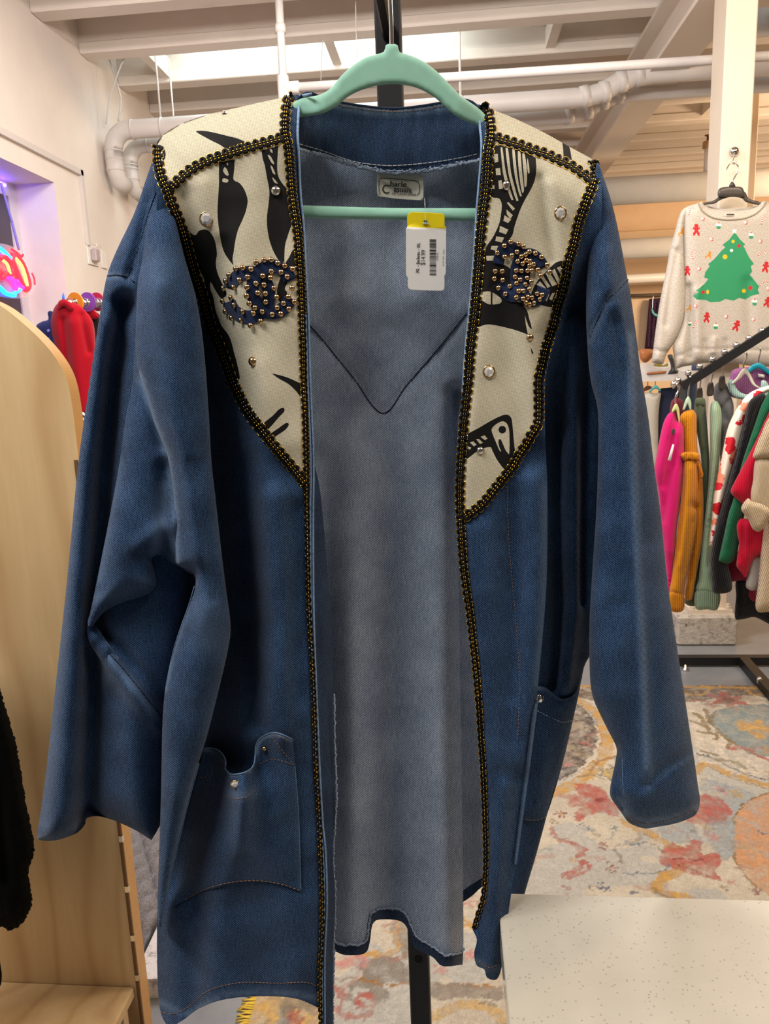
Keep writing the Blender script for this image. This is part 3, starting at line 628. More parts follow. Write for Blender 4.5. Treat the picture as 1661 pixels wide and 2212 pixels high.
# --- pockets
PO = [(435, 1640, 's'), (438, 1620), (452, 1616), (470, 1620), (483, 1633), (488, 1648), (486, 1660), (492, 1668), (501, 1673), (520, 1671), (538, 1664), (548, 1652), (551, 1632), (553, 1610), (561, 1596), (580, 1585), (602, 1584), (632, 1597, 's'), (638, 1656), (645, 1760), (650, 1924, 's'), (610, 1911), (560, 1903), (510, 1906), (470, 1917), (430, 1928), (398, 1946), (372, 1960, 's'), (390, 1850), (410, 1740)]
def dP(P):
    x, y = P[:, 0], P[:, 1]; POs_ = dist(P, POs, True)
    k = sst((1930-y)/300.0)
    return dA(P)-0.003-0.006*np.clip(POs_/60, 0, 1)+k*folds(P, [([(517, 1655), (525, 1760), (520, 1840)], -0.044, 30), ([(470, 1640), (515, 1660), (560, 1640)], -0.018, 40), ([(462, 1610), (470, 1700), (470, 1800)], 0.004, 20), ([(575, 1580), (560, 1720), (530, 1850)], 0.003, 22), ([(612, 1600), (615, 1750)], -0.008, 24)])
POs = smooth(PO, True, 6)
pk = sheet('left_pocket', PO, dP, m_den, jk, 8, 0.002, m_denin, wear=wearlines([([(438, 1618), (470, 1622), (487, 1650), (501, 1674), (538, 1665), (551, 1630), (561, 1597), (590, 1585), (632, 1598)], 0.75, 3.5), ([(640, 1660), (646, 1760), (650, 1920)], 0.25, 4), ([(500, 1715), (520, 1722), (545, 1712)], 0.25, 12), ([(540, 1840), (560, 1890)], 0.12, 30)]))
RO = [(1152, 1484, 's'), (1166, 1482), (1180, 1486), (1196, 1500), (1210, 1509), (1226, 1508), (1240, 1500), (1248, 1486), (1252, 1470), (1258, 1460), (1254, 1476), (1249, 1500), (1243, 1520), (1238, 1550), (1215, 1650), (1190, 1735), (1178, 1768, 's'), (1150, 1773), (1118, 1768, 's'), (1130, 1650)]
ROs = smooth(RO, True, 6)
sheet('right_pocket', RO, lambda P: dF(P)-0.006-0.014*np.clip(dist(P, ROs, True)/40, 0, 1), m_den, jk, 8, 0.002, m_denin, wear=wearlines([([(1152, 1484), (1180, 1487), (1210, 1510), (1240, 1501), (1256, 1464)], 0.6, 3.5), ([(1236, 1560), (1190, 1735)], 0.2, 4)]))
# pocket edge strip on the right front
KO = [(1161, 1512), (1156, 1560), (1148, 1625), (1132, 1745), (1116, 1866), (1110, 1868), (1122, 1760), (1140, 1620), (1150, 1540)]
sheet('pocket_edge', KO, lambda P: dE(P)-0.003, m_den, jk, 6, 0.002, None, wear=wearlines([([(1159, 1520), (1146, 1625), (1130, 1745), (1114, 1866)], 0.45, 3)]))
# --- tubes, cords and stitches that follow a cloth surface
SBN = [(190, 1350), (188, 1368), (196, 1392), (216, 1424), (242, 1462), (280, 1518), (312, 1554), (350, 1610), (362, 1600), (356, 1562), (330, 1512), (292, 1464), (262, 1426), (224, 1376), (208, 1352)]
SBNs = smooth(SBN, True, 5)
sheet('sleeve_seam_band', SBN, lambda P: dD(P)*0.3-0.004+0.012*sst((P[:, 0]-200)/150)+puff(P, SBNs, 13, 0.006)+0.0016*np.sin((P[:, 0]+P[:, 1])*0.13), m_den, jk, 6, 0.002, None, wear=wearlines([([(210, 1352), (262, 1428), (330, 1514), (356, 1564)], 0.5, 4), ([(240, 1425), (246, 1440)], 0.4, 8), ([(262, 1455), (270, 1466)], 0.4, 8), ([(300, 1502), (308, 1512)], 0.4, 8)]))
def tubepath(name, pts, dfun, lift, rpx, m, parent, step=8, sides=6, wob=0.0):
    P = smooth(pts, False, step); 
    if wob: P = P+rng.normal(0, wob, P.shape)
    return tubeobj(name, J(P, dfun(P)-lift), rpx*PXM, m, parent, sides)
def stitch(name, pts, dfun, m, parent, dash=6.0, gap=3.0, rpx=0.8, lift=0.0008):
    P, t = resample(smooth(pts, False, 4), 1.5); b = MB(); L = t[-1]; s = 0
    while s+dash < L:
        q = np.linspace(s, s+dash, 4); Q = np.c_[np.interp(q, t, P[:, 0]), np.interp(q, t, P[:, 1])]
        h = lift*np.array([0.2, 1, 1, 0.2]); b.tube(J(Q, dfun(Q)-h), rpx*PXM, 4); s += dash+gap
    o = b.build(name, m, parent, True); o['kind'] = 'stuff'; return o
pe = [(p[0]-2.0, p[1]) for p in AE]
tubepath('edge_piping', [(672, 203), (657, 206)]+[(p[0], p[1]) for p in AE], lambda P: dA(P), 0.002, 2.7, m_pipng, jk)
tubepath('edge_piping', [(p[0]-6.0, p[1]) for p in AE if p[1] > 600], lambda P: dA(P), 0.0026, 2.5, m_pipng, jk)
tubepath('edge_piping', EE[:12], dE, 0.001, 2.6, m_pipng, jk)
m_seam = mat('worn_seam', (96, 124, 158), 0.85, var=0.35, vs=500)
for L_, f_, r_ in (([(420, 1266), (406, 1312), (388, 1362), (373, 1412), (358, 1482)], dB, 1.1), ([(430, 1650), (410, 1722), (392, 1792), (372, 1882), (356, 1955), (347, 2000)], dB, 1.3), ([(303, 812), (331, 905), (362, 990), (377, 1100), (380, 1212)], dB, 0.9),
                   ([(438, 1619), (452, 1616), (470, 1620), (483, 1633), (488, 1648), (486, 1660), (492, 1668), (501, 1673), (520, 1671), (538, 1664), (548, 1652), (551, 1632), (553, 1610), (561, 1596), (580, 1585), (602, 1584), (632, 1597)], dP, 1.7),
                   ([(637, 1655), (645, 1760), (650, 1924)], dP, 0.9), ([(1162, 1514), (1156, 1560), (1148, 1625), (1132, 1745), (1116, 1866)], lambda P: dE(P)-0.002, 0.7), ([(1344, 1640), (1346, 1700), (1352, 1735)], dG, 0.9)):
    tubepath('seam_edge', L_, f_, 0.0004, r_, m_seam, jk, 5, 5)
def dRim(P): return np.minimum(dN(P), 0.06)
tubepath('collar_rim', [(646, 214), (656, 203), (672, 201), (690, 209), (730, 220), (790, 230), (850, 235), (905, 230), (960, 221), (985, 216), (1008, 217), (1026, 226), (1034, 248)], dRim, -0.001, 3.0, m_denhem, jk)
tubepath('frayed_edge', [(644, 322), (690, 334), (750, 353), (810, 369), (855, 374), (910, 371), (960, 362), (1005, 352), (1038, 346)], dN, 0.002, 3.6, m_fray, jk, 2.2, 5, 1.3)
tubepath('frayed_edge', [(690, 331), (750, 350), (810, 366), (855, 371), (910, 368), (960, 359), (1005, 349)], dN, 0.003, 2.0, m_fray, jk, 2.0, 4, 1.8)
tubepath('frayed_edge', hem_in, dH, 0.003, 3.0, m_fray, jk, 2.2, 5, 1.2)
tubepath('frayed_edge', [(722, 1500), (723, 1597), (727, 1725), (720, 1838), (724, 1951), (721, 2047), (719, 2230)], lambda P: dA(P)+0.03, 0.0, 2.4, m_fray, jk, 2.4, 5, 1.0)
stitch('stitching', [(646, 311), (700, 327), (760, 348), (820, 357), (870, 357), (940, 350), (1000, 340), (1038, 331)], dN, m_wthread, jk, 9, 2, 1.0, 0.0012)
stitch('stitching', [(700, 222), (790, 236), (850, 241), (905, 237), (960, 228)], dN, m_thread, jk, 5, 3)
stitch('stitching', [(668, 702), (700, 738), (762, 815), (826, 893), (880, 830), (945, 755), (1012, 672)], dH, m_dthread, jk, 7, 1, 1.6, 0.001)
stitch('stitching', [(346, 2186), (372, 2190), (405, 2176), (440, 2146), (480, 2130), (530, 2122), (600, 2124), (660, 2122), (688, 2132)], dA, m_thread, jk, 5, 2.5)
stitch('stitching', [(584, 1586), (606, 1616), (634, 1652)], dP, m_thread, jk, 5, 3); stitch('stitching', [(588, 1585), (628, 1600)], dP, m_thread, jk, 5, 3)
stitch('stitching', [(562, 1650), (590, 1640), (636, 1652)], dP, m_thread, jk, 5, 3); stitch('stitching', [(482, 1718), (505, 1725), (530, 1722), (548, 1708)], dP, m_thread, jk, 5, 3)
stitch('stitching', [(400, 1944), (440, 1922), (500, 1906), (560, 1903), (610, 1911), (648, 1924)], dP, m_thread, jk, 6, 3, 0.9); stitch('stitching', [(432, 1680), (455, 1678)], dP, m_thread, jk, 5, 3)
stitch('stitching', [(1095, 1050), (1100, 1180), (1115, 1350), (1122, 1480), (1118, 1600)], dE, m_thread, jk, 5, 3, 0.7)
stitch('stitching', [(1336, 1738), (1356, 1764), (1395, 1780), (1450, 1770), (1504, 1748)], dG, m_thread, jk, 5, 3, 0.8, 0.0022); stitch('stitching', [(1034, 2076), (1056, 2090), (1080, 2082)], dE, m_thread, jk, 5, 3)
stitch('stitching', [(1160, 1535), (1190, 1550), (1215, 1560), (1238, 1556)], lambda P: dF(P)-0.019, m_wthread, jk, 4, 3, 0.7); stitch('stitching', [(1135, 1770), (1160, 1772), (1180, 1764)], lambda P: dF(P)-0.012, m_thread, jk, 5, 3)
stitch('stitching', [(338, 412), (318, 470), (298, 540), (278, 597)], dD, m_dthread, jk, 8, 1, 1.5); stitch('stitching', [(232, 596), (255, 594), (278, 600), (292, 612)], dD, m_dthread, jk, 8, 1, 1.4)
stitch('stitching', [(1357, 604), (1330, 632), (1309, 650), (1288, 696), (1273, 735)], dG, m_dthread, jk, 8, 1, 1.5); stitch('stitching', [(200, 1375), (262, 1440), (352, 1552)], dD, m_dthread, jk, 8, 1, 1.4)
# ------------------------------------------------------------------ yokes, print, braid, emblems, studs
A_ = (300, 200, 4.1525); B_ = (300, 650, 4.1525); C_ = (950, 200, 4.1525); D_ = (950, 650, 4.1525)
L1 = [(634, 207), (620, 219), (615, 279), (623, 320), (627, 368), (632, 429), (642, 501), (647, 561), (651, 633), (653, 694), (655, 760), (656, 818), (659, 891), (661, 987), (662, 1046)]
L2 = [(366, 408), (408, 369), (449, 347), (493, 332), (531, 320), (572, 308), (611, 297)]
L3 = [(341, 313), (341, 344), (348, 381), (360, 407), (372, 441), (387, 477), (399, 513), (408, 549), (420, 590), (435, 633), (446, 672), (457, 710), (473, 746), (488, 785), (500, 819), (517, 855), (536, 891), (560, 922), (584, 953), (608, 982), (637, 1016), (661, 1047)]
L1b = [(662, 1040), (663, 1116), (667, 1308), (674, 1424), (680, 1564), (683, 1661), (689, 1758), (693, 1854), (696, 1951), (694, 2047), (691, 2112), (693, 2230)]
R1 = [(1039, 226), (1054, 240), (1061, 284), (1056, 320), (1053, 356), (1052, 381), (1049, 417), (1043, 465), (1038, 513), (1034, 573), (1029, 633), (1025, 680), (1020, 722), (1015, 770), (1012, 819), (1004, 891), (998, 963), (995, 1011), (993, 1060), (994, 1120)]
R1b = [(994, 1115), (998, 1186), (1001, 1226), (1006, 1267), (1014, 1321), (1020, 1375), (1026, 1430), (1031, 1484), (1035, 1538), (1038, 1592), (1042, 1648), (1046, 1739), (1049, 1854), (1044, 1936), (1033, 1973), (1024, 2005)]
R2 = [(1068, 296), (1094, 304), (1123, 313), (1155, 325), (1179, 332), (1203, 344), (1227, 354), (1246, 366), (1270, 383), (1282, 395)]
R3 = [(1280, 346), (1286, 369), (1280, 400), (1270, 424), (1261, 450), (1251, 477), (1244, 508), (1237, 537), (1227, 568), (1222, 600), (1215, 629), (1205, 660), (1198, 691), (1189, 722), (1179, 751), (1172, 783), (1164, 819), (1164, 855), (1164, 886), (1162, 915), (1148, 939), (1136, 961), (1121, 983), (1107, 1009), (1087, 1033), (1068, 1057), (1046, 1084), (1027, 1101), (1000, 1119)]
def rg(pts, c, k=1, step=3.0, sm=True):
    p = crop(pts, *c); return (smooth(p, True, step) if sm else np.array([q[:2] for q in p]), k)
def circ(c, r, n=18, ry=None): 
    a = np.arange(n)*2*math.pi/n; return np.c_[c[0]+r*np.cos(a), c[1]+(ry or r)*np.sin(a)]
regL = [rg([(515, 345), (600, 345), (700, 365), (800, 390), (880, 410), (960, 445), (1000, 480), (930, 500), (850, 510), (780, 500), (720, 465), (640, 425), (540, 370)], A_),
        rg([(225, 510), (240, 540), (235, 590), (215, 610), (205, 560)], A_),
        rg([(720, 620, 's'), (860, 600, 's'), (855, 690), (850, 780), (900, 810), (940, 860), (965, 920), (975, 980), (960, 1060), (930, 1140), (890, 1230), (865, 1330), (850, 1430), (840, 1490), (848, 1550, 's'), (800, 1490), (760, 1420), (735, 1330), (715, 1200), (705, 1080), (710, 950), (718, 820), (718, 700)], A_),
        rg([(770, 670), (790, 690), (805, 740), (780, 740), (755, 700)], A_, 0), rg([(755, 770), (800, 780), (795, 805), (750, 800)], A_, 0), rg([(785, 630), (802, 635), (795, 655)], A_, 0),
        rg([(1100, 520, 's'), (1250, 480, 's'), (1245, 560), (1240, 660), (1250, 750), (1290, 820), (1330, 870), (1345, 960), (1360, 1060), (1370, 1170), (1340, 1270), (1310, 1380), (1305, 1520, 's'), (1260, 1510), (1210, 1430), (1170, 1320), (1150, 1200), (1150, 1100), (1165, 980), (1170, 880), (1150, 770), (1130, 660), (1110, 590)], A_),
        rg([(1170, 500), (1190, 505), (1200, 540), (1180, 530)], A_, 0), rg([(1155, 560), (1180, 570), (1215, 640), (1190, 630)], A_, 0), rg([(1180, 655), (1200, 670), (1225, 735), (1200, 720)], A_, 0), rg([(1195, 760), (1215, 775), (1245, 815), (1215, 805)], A_, 0),
        rg([(1385, 1410), (1440, 1420), (1460, 1540), (1330, 1560), (1310, 1540), (1345, 1480)], A_),
        rg([(1280, 1650), (1330, 1690), (1310, 1760), (1330, 1800), (1290, 1880), (1250, 1860), (1240, 1760)], A_),
        rg([(425, 1225, 's'), (500, 1280), (540, 1240), (590, 1228), (630, 1245), (670, 1300), (690, 1370), (700, 1450), (690, 1520), (700, 1600), (730, 1680), (760, 1740), (785, 1810), (740, 1845), (690, 1780), (645, 1700), (640, 1760), (665, 1830), (690, 1960), (720, 2040, 's'), (740, 2090), (800, 2170), (830, 2240), (850, 2320), (880, 2430), (905, 2560), (880, 2590, 's'), (760, 2420, 's'), (640, 2130), (560, 1900), (480, 1600), (430, 1400)], A_),
        rg([(535, 1600), (570, 1640), (590, 1700), (560, 1690)], A_, 0),
        rg([(1190, 650, 's'), (1260, 665), (1340, 690), (1450, 740, 's'), (1450, 860, 's'), (1400, 800), (1340, 745), (1260, 700)], B_),
        rg([(1110, 1110), (1200, 1030), (1260, 970), (1300, 960), (1305, 990), (1250, 1050), (1190, 1120), (1140, 1160)], B_), rg([(1180, 1195), (1240, 1150), (1320, 1095), (1345, 1105), (1320, 1150), (1250, 1200), (1190, 1235)], B_)]
st = [[(545, 490), (560, 490), (590, 700), (640, 900), (660, 960), (645, 965), (610, 880), (570, 740), (555, 620)], [(590, 495), (610, 500), (640, 720), (680, 880), (705, 970), (690, 975), (655, 880), (615, 720)], [(650, 505), (670, 510), (690, 700), (715, 850), (735, 930), (720, 930), (695, 850), (665, 700)], [(700, 525), (722, 535), (737, 700), (755, 870), (740, 900), (720, 800), (705, 660)], [(740, 545), (760, 552), (782, 700), (777, 840), (762, 850), (750, 700)], [(785, 590), (800, 650), (805, 720), (795, 730), (785, 680)]]
rects = [[(485, 550), (520, 550), (525, 620), (490, 630)], [(500, 680), (540, 675), (548, 740), (505, 740)], [(525, 790), (555, 785), (565, 860), (530, 865)], [(470, 830), (490, 830), (490, 865), (470, 860)],
         [(600, 988), (617, 983), (674, 1040), (655, 1060)], [(597, 1048), (655, 1100), (632, 1135), (600, 1090)], [(580, 1100), (640, 1138), (612, 1170), (570, 1150)], [(540, 1195), (615, 1230), (592, 1272), (532, 1250)], [(505, 1290), (578, 1300), (556, 1345), (498, 1330)], [(465, 1375), (524, 1375), (505, 1420), (455, 1405)], [(415, 1465), (492, 1463), (490, 1508), (420, 1507)]]
regR = [rg([(490, 470, 's'), (620, 490), (740, 520), (860, 585, 's'), (865, 690), (850, 790), (810, 880), (770, 950), (730, 1030), (700, 1110), (670, 1200), (650, 1280), (600, 1340), (520, 1400), (500, 1470), (480, 1530), (380, 1560, 's'), (385, 1480), (420, 1380), (480, 1290), (530, 1180), (550, 1080), (555, 1000), (530, 950), (470, 940), (440, 900, 's'), (450, 860), (460, 780), (470, 640), (480, 560)], C_)]
regR += [rg(s, C_, 0) for s in st]+[rg(s, C_, 0, sm=False) for s in rects]
regR += [rg([(370, 1540, 's'), (470, 1530), (560, 1540), (620, 1570), (650, 1620), (655, 1690), (620, 1740), (560, 1780), (590, 1860), (640, 1870), (740, 1890), (760, 1950), (770, 2070), (790, 2170, 's'), (640, 2120), (440, 2080), (330, 2110, 's'), (330, 1800)], C_),
         rg([(355, 1790, 's'), (460, 1788), (550, 1850), (540, 1890), (450, 1900), (385, 1870), (350, 1850, 's')], C_, 0), rg([(458, 1785), (472, 1785), (472, 1905), (456, 1905)], C_, 1, sm=False),
         rg([(750, 1920), (780, 1950), (800, 2020), (825, 2120), (800, 2100), (770, 2020)], C_), rg([(812, 410), (842, 470), (825, 475)], D_, 1, sm=False),
         rg([(820, 1810), (870, 1700), (920, 1640), (990, 1570), (1050, 1520), (1140, 1510), (1140, 1560), (1120, 1640), (1100, 1730), (1060, 1840), (1030, 1915), (960, 1920), (880, 1890), (930, 1870), (915, 1790)], C_)]
regR += [rg(s, C_, 0, sm=False) for s in ([(868, 1722), (898, 1690), (958, 1762), (930, 1778)], [(908, 1662), (930, 1648), (992, 1740), (965, 1752)], [(948, 1622), (975, 1602), (1052, 1720), (1008, 1738)], [(1002, 1600), (1030, 1580), (1080, 1690), (1060, 1715)], [(1050, 1572), (1085, 1556), (1105, 1610), (1092, 1645)], [(930, 1850), (950, 1800), (985, 1805), (958, 1872)], [(980, 1850), (1008, 1800), (1032, 1795), (1005, 1865)], [(1030, 1840), (1048, 1790), (1064, 1788), (1040, 1855)])]
regR += [rg([(200, 1215, 's'), (330, 1150), (450, 1080), (540, 1035), (600, 1020), (640, 1050), (655, 1150), (665, 1270), (680, 1370), (700, 1400), (600, 1530, 's'), (560, 1490), (510, 1420), (470, 1340), (450, 1310), (350, 1340), (240, 1420), (170, 1440, 's')], D_),
         rg([(465, 1150), (500, 1110), (560, 1080), (600, 1100), (620, 1150), (625, 1250), (622, 1372), (600, 1360), (560, 1280), (545, 1245), (530, 1260), (535, 1310), (555, 1350), (540, 1350), (500, 1260), (475, 1200)], D_, 0),
         (circ((950+560/4.1525, 650+1155/4.1525), 8.3), 1), rg([(528, 1245), (548, 1245), (590, 1340), (612, 1372), (560, 1360), (530, 1300)], D_),
         rg([(270, 1270), (300, 1260), (330, 1290), (305, 1305)], D_, 0, sm=False), rg([(325, 1240), (350, 1238), (387, 1272), (360, 1284)], D_, 0, sm=False), rg([(365, 1220), (402, 1205), (427, 1235), (405, 1250)], D_, 0, sm=False), rg([(245, 1300), (280, 1315), (275, 1332), (240, 1325)], D_, 0, sm=False),
         rg([(1090, 405, 's'), (1130, 430), (1165, 500), (1185, 605, 's'), (1110, 590, 's'), (1105, 500)], C_)]
YL = [(338, 318, 's')]+TOPL[1:-1]+[(626, 208, 's')]+[(p[0], p[1]) for p in L1[1:-1]]+[(661, 1047, 's')]+L3[::-1][1:-1]
YR = [(1050, 232, 's')]+TOPR[1:-1]+[(1284, 350, 's')]+R3[1:-1]+[(997, 1117, 's')]+R1[::-1][1:-2]
yk = sheet('left_yoke', YL, lambda P: dA(P)-0.0022, [m_canvas, m_print], jk, 7, 0.001, None, regL, step=6); yk['label'] = 'cream canvas yoke printed with black leaves'
yr = sheet('right_yoke', YR, lambda P: dE(P)-0.0022, [m_canvas, m_print], jk, 7, 0.001, None, regR, step=6); yr['label'] = 'cream canvas yoke printed with black dome and bird motifs'

def braid(pts, dfun, w0, w1, name='braid_trim', dens=1.0):
    P, t = resample(smooth(pts, False, 3), 1.0); L = t[-1]
    tang = np.gradient(P, axis=0); tang /= np.linalg.norm(tang, axis=1)[:, None]
    nor = np.c_[-tang[:, 1], tang[:, 0]]
    def at(s, o):
        s = np.clip(s, 0, L)
        c = np.c_[np.interp(s, t, P[:, 0]), np.interp(s, t, P[:, 1])]; nn = np.c_[np.interp(s, t, nor[:, 0]), np.interp(s, t, nor[:, 1])]
        return c+nn*np.asarray(o)[:, None]
    pitch = 16.5; k = max(2, int(L/pitch)); pitch = L/k
    s = np.linspace(0, L, k*12+1); ph = s/pitch*2*math.pi
    wd = np.interp(s, [0, L], [w0, w1])/2
    sq = np.tanh(1.8*np.cos(ph))/np.tanh(1.8); lon = pitch*0.085*np.sin(2*ph)
    Q = at(s+lon, sq*wd*0.72); base = dfun(Q)
    rb = np.interp(s, [0, L], [2.9, 2.9*min(1, w1/w0+0.3)])*PXM
    b = MB(); b.tube(J(Q, base-0.0036), rb, 6); o = b.build(name, m_braid, jk, True)
    # backing tape
    s2 = np.linspace(0, L, k*2+1); w2 = np.interp(s2, [0, L], [w0, w1])/2*0.55
    V = np.vstack([at(s2, w2), at(s2, -w2)]); d = dfun(V)-0.0026; n2 = len(s2)
    mk('backing_tape', J(V, d), [(i, i+1, n2+i+1, n2+i) for i in range(n2-1)], m_braid, o)
    b = MB()
    for sg in (1, -1):
        amp = np.maximum(sq*sg, 0)
        oo = sg*(wd*0.34+amp*(wd*0.42)+np.where(sq*sg > 0, 3.0*np.minimum(1, wd/9), 0))
        G = at(s+lon*1.9, oo); b.tube(J(G, dfun(G)-np.where(sq*sg > 0, 0.0032, 0.0022)), 0.95*PXM, 5)
    g = b.build('gold_cord', m_gold, o, True)
    b = MB()
    for i in range(1, k*2):
        sc = i*pitch/2; wq = np.interp(sc, [0, L], [w0, w1])/2; sg = 1 if i % 2 == 0 else -1
        for oo in (-0.20, 0.22) if wq > 7 else (0.0,):
            c = at(np.array([sc-2.2, sc-1.0, sc+1.0, sc+2.2]), np.full(4, -oo*wq*sg))
            b.tube(J(c, dfun(c)-0.0047), np.array([0.5, 1.35, 1.35, 0.5])*PXM, 6)
    g2 = b.build('gold_beads', m_gold, o, True); g2['kind'] = 'stuff'
    return o
braid(L3, dA, 25, 24); braid(L2, dA, 25, 25); braid(L1, dA, 23, 12); braid(L1b, dA, 9, 8)
braid(R3, dE, 24, 22); braid(R2, dE, 25, 24); braid(R1, dE, 24, 20); braid(R1b, dE, 18, 9)

# --- emblems of two interlocked rings
def ring(c, ro, ri, a0, a1, cr, rot=0.0):
    a = np.linspace(math.radians(a0), math.radians(a1), 40)
    o = np.c_[c[0]+ro[0]*np.cos(a), c[1]-ro[1]*np.sin(a)]; i = np.c_[c[0]+ri[0]*np.cos(a), c[1]-ri[1]*np.sin(a)][::-1]
    Q = np.vstack([o, i]); 
    if rot:
        q = Q-c; Q = np.c_[q[:, 0]*math.cos(rot)-q[:, 1]*math.sin(rot), q[:, 0]*math.sin(rot)+q[:, 1]*math.cos(rot)]+c
    return [tuple(p) for p in crop(Q, *cr)]
m_emb = denim('denim_emblem', (12, 22, 46), (20, 34, 66), (40, 58, 94), 0.15)
studV = MB(); studV.lathe((0, 0, 0), (0, -1, 0), [(1.0, -0.1), (1.0, 0.12), (0.92, 0.38), (0.72, 0.64), (0.42, 0.83), (0.12, 0.9)], 12)
sm_ = bpy.data.meshes.new('stud'); sm_.from_pydata(np.vstack(studV.v).tolist(), [], studV.f); sm_.materials.append(m_stud); sm_.polygons.foreach_set('use_smooth', np.ones(len(sm_.polygons), bool))
sm2_ = sm_.copy(); sm2_.materials[0] = m_silver
def stud(px, py, dfun, r, parent, lift=0.0, mesh=None, name='stud', sx=1.0):
    p = J([(px, py)], dfun(np.array([(px, py)]))-lift)[0]
    o = bpy.data.objects.new(name, mesh or sm_); COL.objects.link(o); o.parent = parent
    o.location = p-rootloc(parent); o.scale = (r*PXM*sx, r*PXM, r*PXM); o.rotation_euler = (0, 0, yaw); return o
e1 = sheet('emblem_ring', ring((985, 1815), (240, 262), (128, 140), -163, 163, A_), lambda P: dA(P)-0.0034, m_emb, jk, 6, 0.001, sm=False, wear=lambda P: np.zeros(len(P)))
e2 = sheet('emblem_ring', ring((1195, 1765), (235, 270), (118, 146), 22, 338, A_), lambda P: dA(P)-0.0040, m_emb, jk, 6, 0.001, sm=False)
for k, (x, y) in enumerate([(870, 1580), (930, 1572), (1005, 1585), (1050, 1522), (1120, 1502), (1185, 1500), (1245, 1530), (1308, 1555), (1380, 1582), (810, 1637), (780, 1692), (755, 1757), (900, 1682), (975, 1655), (850, 1748), (970, 1745), (1110, 1645), (1187, 1605), (1275, 1612), (1180, 1662), (1330, 1652), (1048, 1712), (1122, 1725), (1210, 1755), (1372, 1752), (1065, 1797), (1135, 1803), (967, 1823), (1235, 1835), (1340, 1833), (828, 1842), (753, 1872), (853, 1908), (992, 1892), (1137, 1878), (1297, 1892), (1395, 1878), (1040, 1930), (1240, 1930), (1345, 1942), (930, 1965), (1025, 1980), (1105, 1965), (1195, 1990), (1272, 1985), (778, 1965), (832, 2022), (915, 2045), (1090, 2052), (1003, 2091)]):
    p = crop([(x, y)], *A_)[0]; stud(p[0], p[1], dA, 5.9, e1, 0.0050)
e3 = sheet('emblem_ring', ring((640, 1605), (168, 275), (72, 150), -155, 160, C_, -0.08), lambda P: dE(P)-0.0034, m_emb, jk, 6, 0.001, sm=False)
e4 = sheet('emblem_ring', ring((815, 1660), (185, 265), (62, 150), 20, 330, C_, -0.12), lambda P: dE(P)-0.0040, m_emb, jk, 6, 0.001, sm=False)
for k, (x, y) in enumerate([(635, 1340), (705, 1358), (578, 1375), (748, 1380), (515, 1438), (690, 1430), (802, 1428), (580, 1475), (645, 1462), (770, 1452), (855, 1442), (910, 1475), (728, 1472), (695, 1515), (775, 1505), (806, 1512), (742, 1535), (840, 1540), (960, 1545), (803, 1552), (880, 1590), (683, 1597), (730, 1600), (785, 1597), (822, 1597), (985, 1610), (495, 1603), (558, 1603), (905, 1643), (672, 1655), (488, 1670), (562, 1683), (718, 1680), (780, 1665), (818, 1697), (685, 1712), (765, 1722), (625, 1738), (525, 1752), (800, 1765), (706, 1780), (745, 1780), (587, 1805), (870, 1805), (917, 1815), (685, 1838), (785, 1835), (824, 1840), (895, 1855), (770, 1885), (803, 1902), (842, 1890), (745, 1850)]):
    p = crop([(x, y)], *C_)[0]; stud(p[0], p[1], dE, 5.5, e3, 0.0050)
# single studs and rhinestones
gemb = MB(); gemb.lathe((0, 0, 0), (0, -1, 0), [(0.80, 0.1), (0.78, 0.28), (0.45, 0.52), (0.42, 0.54)], 8)
gm_ = bpy.data.meshes.new('gem'); gm_.from_pydata(np.vstack(gemb.v).tolist(), [], gemb.f); gm_.materials.append(m_gem)
rimb = MB(); a = np.arange(20)*2*math.pi/20; rimb.tube(np.c_[0.88*np.cos(a), 0*a-0.12, 0.88*np.sin(a)], 0.15, 6, closed=True)
rm_ = bpy.data.meshes.new('rim'); rm_.from_pydata(np.vstack(rimb.v).tolist(), [], rimb.f); rm_.materials.append(m_stud); rm_.polygons.foreach_set('use_smooth', np.ones(len(rm_.polygons), bool))
def gem(px, py, dfun, r, parent, sz=1.0, lift=0.0018):
    o = stud(px, py, dfun, r, parent, lift, gm_, 'rhinestone'); o.scale[2] *= sz
    q = bpy.data.objects.new('gem_rim', rm_); COL.objects.link(q); q.parent = o
gem(447, 474, dA, 14.5, jk); gem(1210, 461, dE, 12.5, jk, 1.1); gem(1056, 803, dE, 13, jk, 1.05); gem(509, 1693, dP, 12, jk, 0.75, 0.0035)
stud(596, 413, dA, 10.5, jk, 0.0016, sm2_); stud(547, 781, dA, 10, jk, 0.0016); stud(1093, 401, dE, 8, jk, 0.0016, sm2_).scale[2] *= 1.3; stud(1144, 729, dE, 8, jk, 0.0016)
stud(1037, 973, dE, 9, jk, 0.0016, sm2_); stud(485, 246, dA, 6, jk, 0.002, sm2_); stud(571, 1617, dP, 6, jk, 0.001); 
gm = stud(1166, 1508, lambda P: dF(P)-0.02, 10, jk, 0.0, sm2_); gm.scale[2] *= 1.2; gm['label'] = 'pale flower shaped rhinestone'
